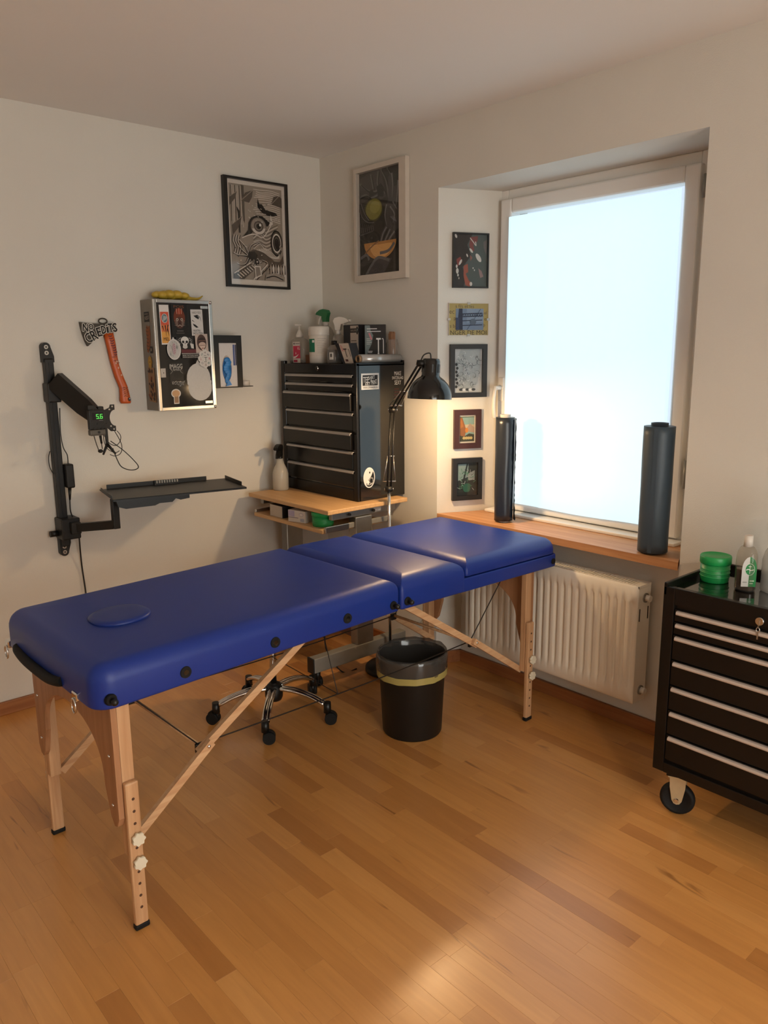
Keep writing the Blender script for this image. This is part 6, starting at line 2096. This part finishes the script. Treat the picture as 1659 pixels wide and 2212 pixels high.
def art_green(cv, W_, H_):
    cv.rect(-W_, -H_, W_, H_, '#2d3230'); cv.poly([(-0.8 * W_, 0.9 * H_), (0.2 * W_, 0.9 * H_), (0.1 * W_, 0.1 * H_), (-0.8 * W_, -0.1 * H_)], '#7d918f'); cv.poly([(0.1 * W_, 0.3 * H_), (0.8 * W_, 0.5 * H_), (0.8 * W_, -0.1 * H_), (0.2 * W_, -0.1 * H_)], '#868e8c')
    cv.line([(0.1 * W_, 0.95 * H_), (-0.2 * W_, 0.1 * H_), (-0.4 * W_, -0.5 * H_)], 0.008, '#262b28')
    r_ = random.Random(31)
    for k in range(46):
        x = W_ * (-0.7 + 1.45 * r_.random()); y = H_ * (-0.75 + 1.3 * r_.random()); a = r_.random() * 3.14
        cv.line([(x, y), (x + 0.016 * math.cos(a), y + 0.016 * math.sin(a))], 0.002, ('#3e7a58', '#1d2220', '#5f8f78', '#a3aaa6')[k % 4])
    cv.ell(0.0, -0.55 * H_, 0.020, 0.022, '#2c5a48'); cv.rect(-W_, -H_, W_, -0.8 * H_, '#232625')


framed('framed_print', 'black-framed dark green print, lowest on the window reveal', reveal(0.149, 0.921), 0.152, 0.203, 0.022, 0.020, FRB, art_green)

# ================================================================== ON THE SILL
FOIL = mat('dark blue plastic film', '#20262f', 0.3, spec=0.5, noise=0.06, nscale=10, stretch=(1, 1, 0.3))
FOILM = mat('dark blue film back', '#222b36', 0.5, spec=0.4, noise=0.06, nscale=10)
CORE = mat('white roll core', '#c9c5c0', 0.5, noise=0.02)


def film_roll(label, cx, cy, r, h, frayed, core_top, m):
    t = thing('film_roll', label, 'roll', (cx, cy, SILL), group='film rolls on the window sill')
    mb = MB(); mb.lathe([(r * 0.45, 0.0), (r * 0.60, 0.0), (r * 0.60, 0.012), (r * 0.56, 0.014), (r * 0.56, h + 0.012), (r * 0.45, h + 0.012), (r * 0.45, 0.0)], (cx, cy, SILL), CORE if core_top > 0.5 else FOILM, n=32)
    mb.build('core', t)
    mb = MB(); r_ = random.Random(int(r * 1e4)); vs = []; n = 40
    zs_ = [0.008 + (h - 0.008) * i / 16 for i in range(17)]
    for z in zs_:
        for i in range(n):
            a = 2 * PI * i / n
            rr_ = r * (1 + 0.012 * math.sin(2 * a + z * 9) + 0.006 * math.sin(5 * a - z * 23))
            vs.append((cx + rr_ * math.cos(a), cy + rr_ * math.sin(a), SILL + z))
    fs = [[j * n + i, j * n + (i + 1) % n, (j + 1) * n + (i + 1) % n, (j + 1) * n + i] for j in range(16) for i in range(n)]
    mb.add(vs, fs, m, True)
    mb.add(vs[-n:] + [(cx + r * 0.5 * math.cos(2 * PI * i / n), cy + r * 0.5 * math.sin(2 * PI * i / n), SILL + h) for i in range(n)], [[i, (i + 1) % n, n + (i + 1) % n, n + i] for i in range(n)], m)
    mb.add(vs[:n], [list(range(n))], m)
    mb.build('film', t)
    # loose outer edge
    mb = MB(); vs = []
    a0 = D(-58) if frayed else D(200)
    N = 40
    for i in range(N + 1):
        z = 0.012 + (h - 0.016) * i / N
        e = (0.010 + 0.008 * r_.random()) if frayed else 0.0015
        if frayed and i < 8:
            e += 0.012 * (8 - i) / 8
        dirn = Vector((math.cos(a0), math.sin(a0), 0)); tg = Vector((-math.sin(a0), math.cos(a0), 0)) * (-1 if frayed else 1)
        p = Vector((cx, cy, SILL + z))
        vs.append(p + dirn * r * 1.005 + tg * -0.01); vs.append(p + dirn * (r * 1.02 + e * 0.6) + tg * (e + 0.004))
    mb.add(vs, [[2 * i, 2 * i + 1, 2 * i + 3, 2 * i + 2] for i in range(N)], m, True)
    mb.build('loose_edge', t)


film_roll('slim dark roll of plastic film with a frayed edge by the window handle', 0.085, -1.202, 0.042, 0.472, True, 1.0, FOIL)
film_roll('thick dark blue roll of plastic film at the far right of the sill', 0.062, -1.955, 0.056, 0.482, False, 0.0, mat('slate blue plastic film', '#3c4954', 0.45, spec=0.4, noise=0.05, nscale=10, stretch=(1, 1, 0.3)))

# ================================================================== ON THE ROLLING CABINET
ZC = CZ1 - 0.0095
cx, cy = -0.185, -2.318
t = thing('screw_top_tub', 'green screw-top tub on top of the rolling tool cabinet', 'tub', (cx, cy, ZC))
tub(t, (cx, cy, ZC), 0.047, 0.086)
cx, cy = -0.215, -2.43
t = thing('antiseptic_bottle', 'half-empty antiseptic bottle with a green and white oval label', 'bottle', (cx, cy, ZC))
bottle_body(MB(), (cx, cy, ZC), 0.062, 0.046, 0.142, glass_mat('clear antiseptic bottle', tint=(0.9, 0.87, 0.82), ior=1.4, rough=0.05, haze=0.07, hazecol=(0.6, 0.56, 0.5)), neck=0.014, sh=0.045, p=2.6).build('bottle', t)
bottle_body(MB(), (cx, cy, ZC + 0.002), 0.058, 0.042, 0.066, mat('amber antiseptic', '#3a2718', 0.2, noise=0.05, trans=0.0), neck=0.027, sh=0.004, p=2.6).build('liquid', t)
mb = MB(); mb.cyl((cx, cy, ZC + 0.140), (cx, cy, ZC + 0.176), 0.0135, WHITE, r2=0.0125, n=24); mb.build('cap', t)
cv = Canvas(0.5)
cv.ell(0, 0.012, 0.027, 0.042, '#c5c3bd'); cv.rect(-0.027, -0.046, 0.027, 0.012, '#c5c3bd')
cv.ell(0, 0.012, 0.027, 0.042, '#1f7a3c', 0, a0=-PI / 2, a1=PI / 2); cv.rect(0.0, -0.046, 0.027, 0.012, '#1f7a3c')
cv.ell(0.002, 0.012, 0.018, 0.020, '#c5d2c5'); cv.ell(0.002, 0.012, 0.0165, 0.0185, '#1f7a3c')
cv.line([(0.002, 0.026), (0.002, -0.002)], 0.0018, '#d5ddd4'); cv.line([(-0.004, 0.022), (0.008, 0.022)], 0.0016, '#d5ddd4'); cv.line([(-0.012, 0.010), (-0.004, 0.013), (0.006, 0.009), (0.016, 0.012)], 0.003, '#d5ddd4', smooth=3)
cv.rect(0.004, -0.028, 0.020, -0.024, '#b9cdb9'); cv.rect(0.004, -0.036, 0.016, -0.033, '#b9cdb9'); cv.rect(-0.022, -0.032, -0.006, -0.029, '#8a8a84')
cv.build('label', t, place(cx - 0.743 * 0.0275, cy - 0.669 * 0.0275, ZC + 0.062, D(-48)) @ Matrix.Diagonal((0.80, 1, 0.95, 1)))
cx, cy = -0.165, -2.505
t = thing('spray_bottle', 'cloudy spray bottle at the right edge of the rolling tool cabinet', 'spray bottle', (cx, cy, ZC))
mb = MB(); mb.lathe([(0, 0), (0.042, 0.0), (0.046, 0.005), (0.046, 0.10), (0.040, 0.125), (0.024, 0.155), (0.016, 0.172), (0.016, 0.182), (0, 0.182)], (cx, cy, ZC), glass_mat('cloudy bottle plastic', tint=(0.82, 0.82, 0.82), ior=1.35, rough=0.2, haze=0.4, hazecol=(0.6, 0.6, 0.58)), n=32); mb.build('bottle', t)
mb = MB(); spray_head(mb, (cx, cy, ZC + 0.178), D(150), glass_mat('cloudy trigger plastic', tint=(0.8, 0.8, 0.78), ior=1.35, rough=0.2, haze=0.5, hazecol=(0.6, 0.58, 0.55)), WHITE); mb.build('trigger_head', t)

cord([(-0.345, -0.66, 0.004), (-0.42, -0.64, 0.004), (-0.47, -0.58, 0.12), (-0.44, -0.55, 0.30), (-0.40, -0.50, 0.42)], 0.0035, 'black lamp cord lying on the floor behind the desk foot')
# tidy helper marks
for o in bpy.data.objects:
    if '_loc' in o:
        del o['_loc']
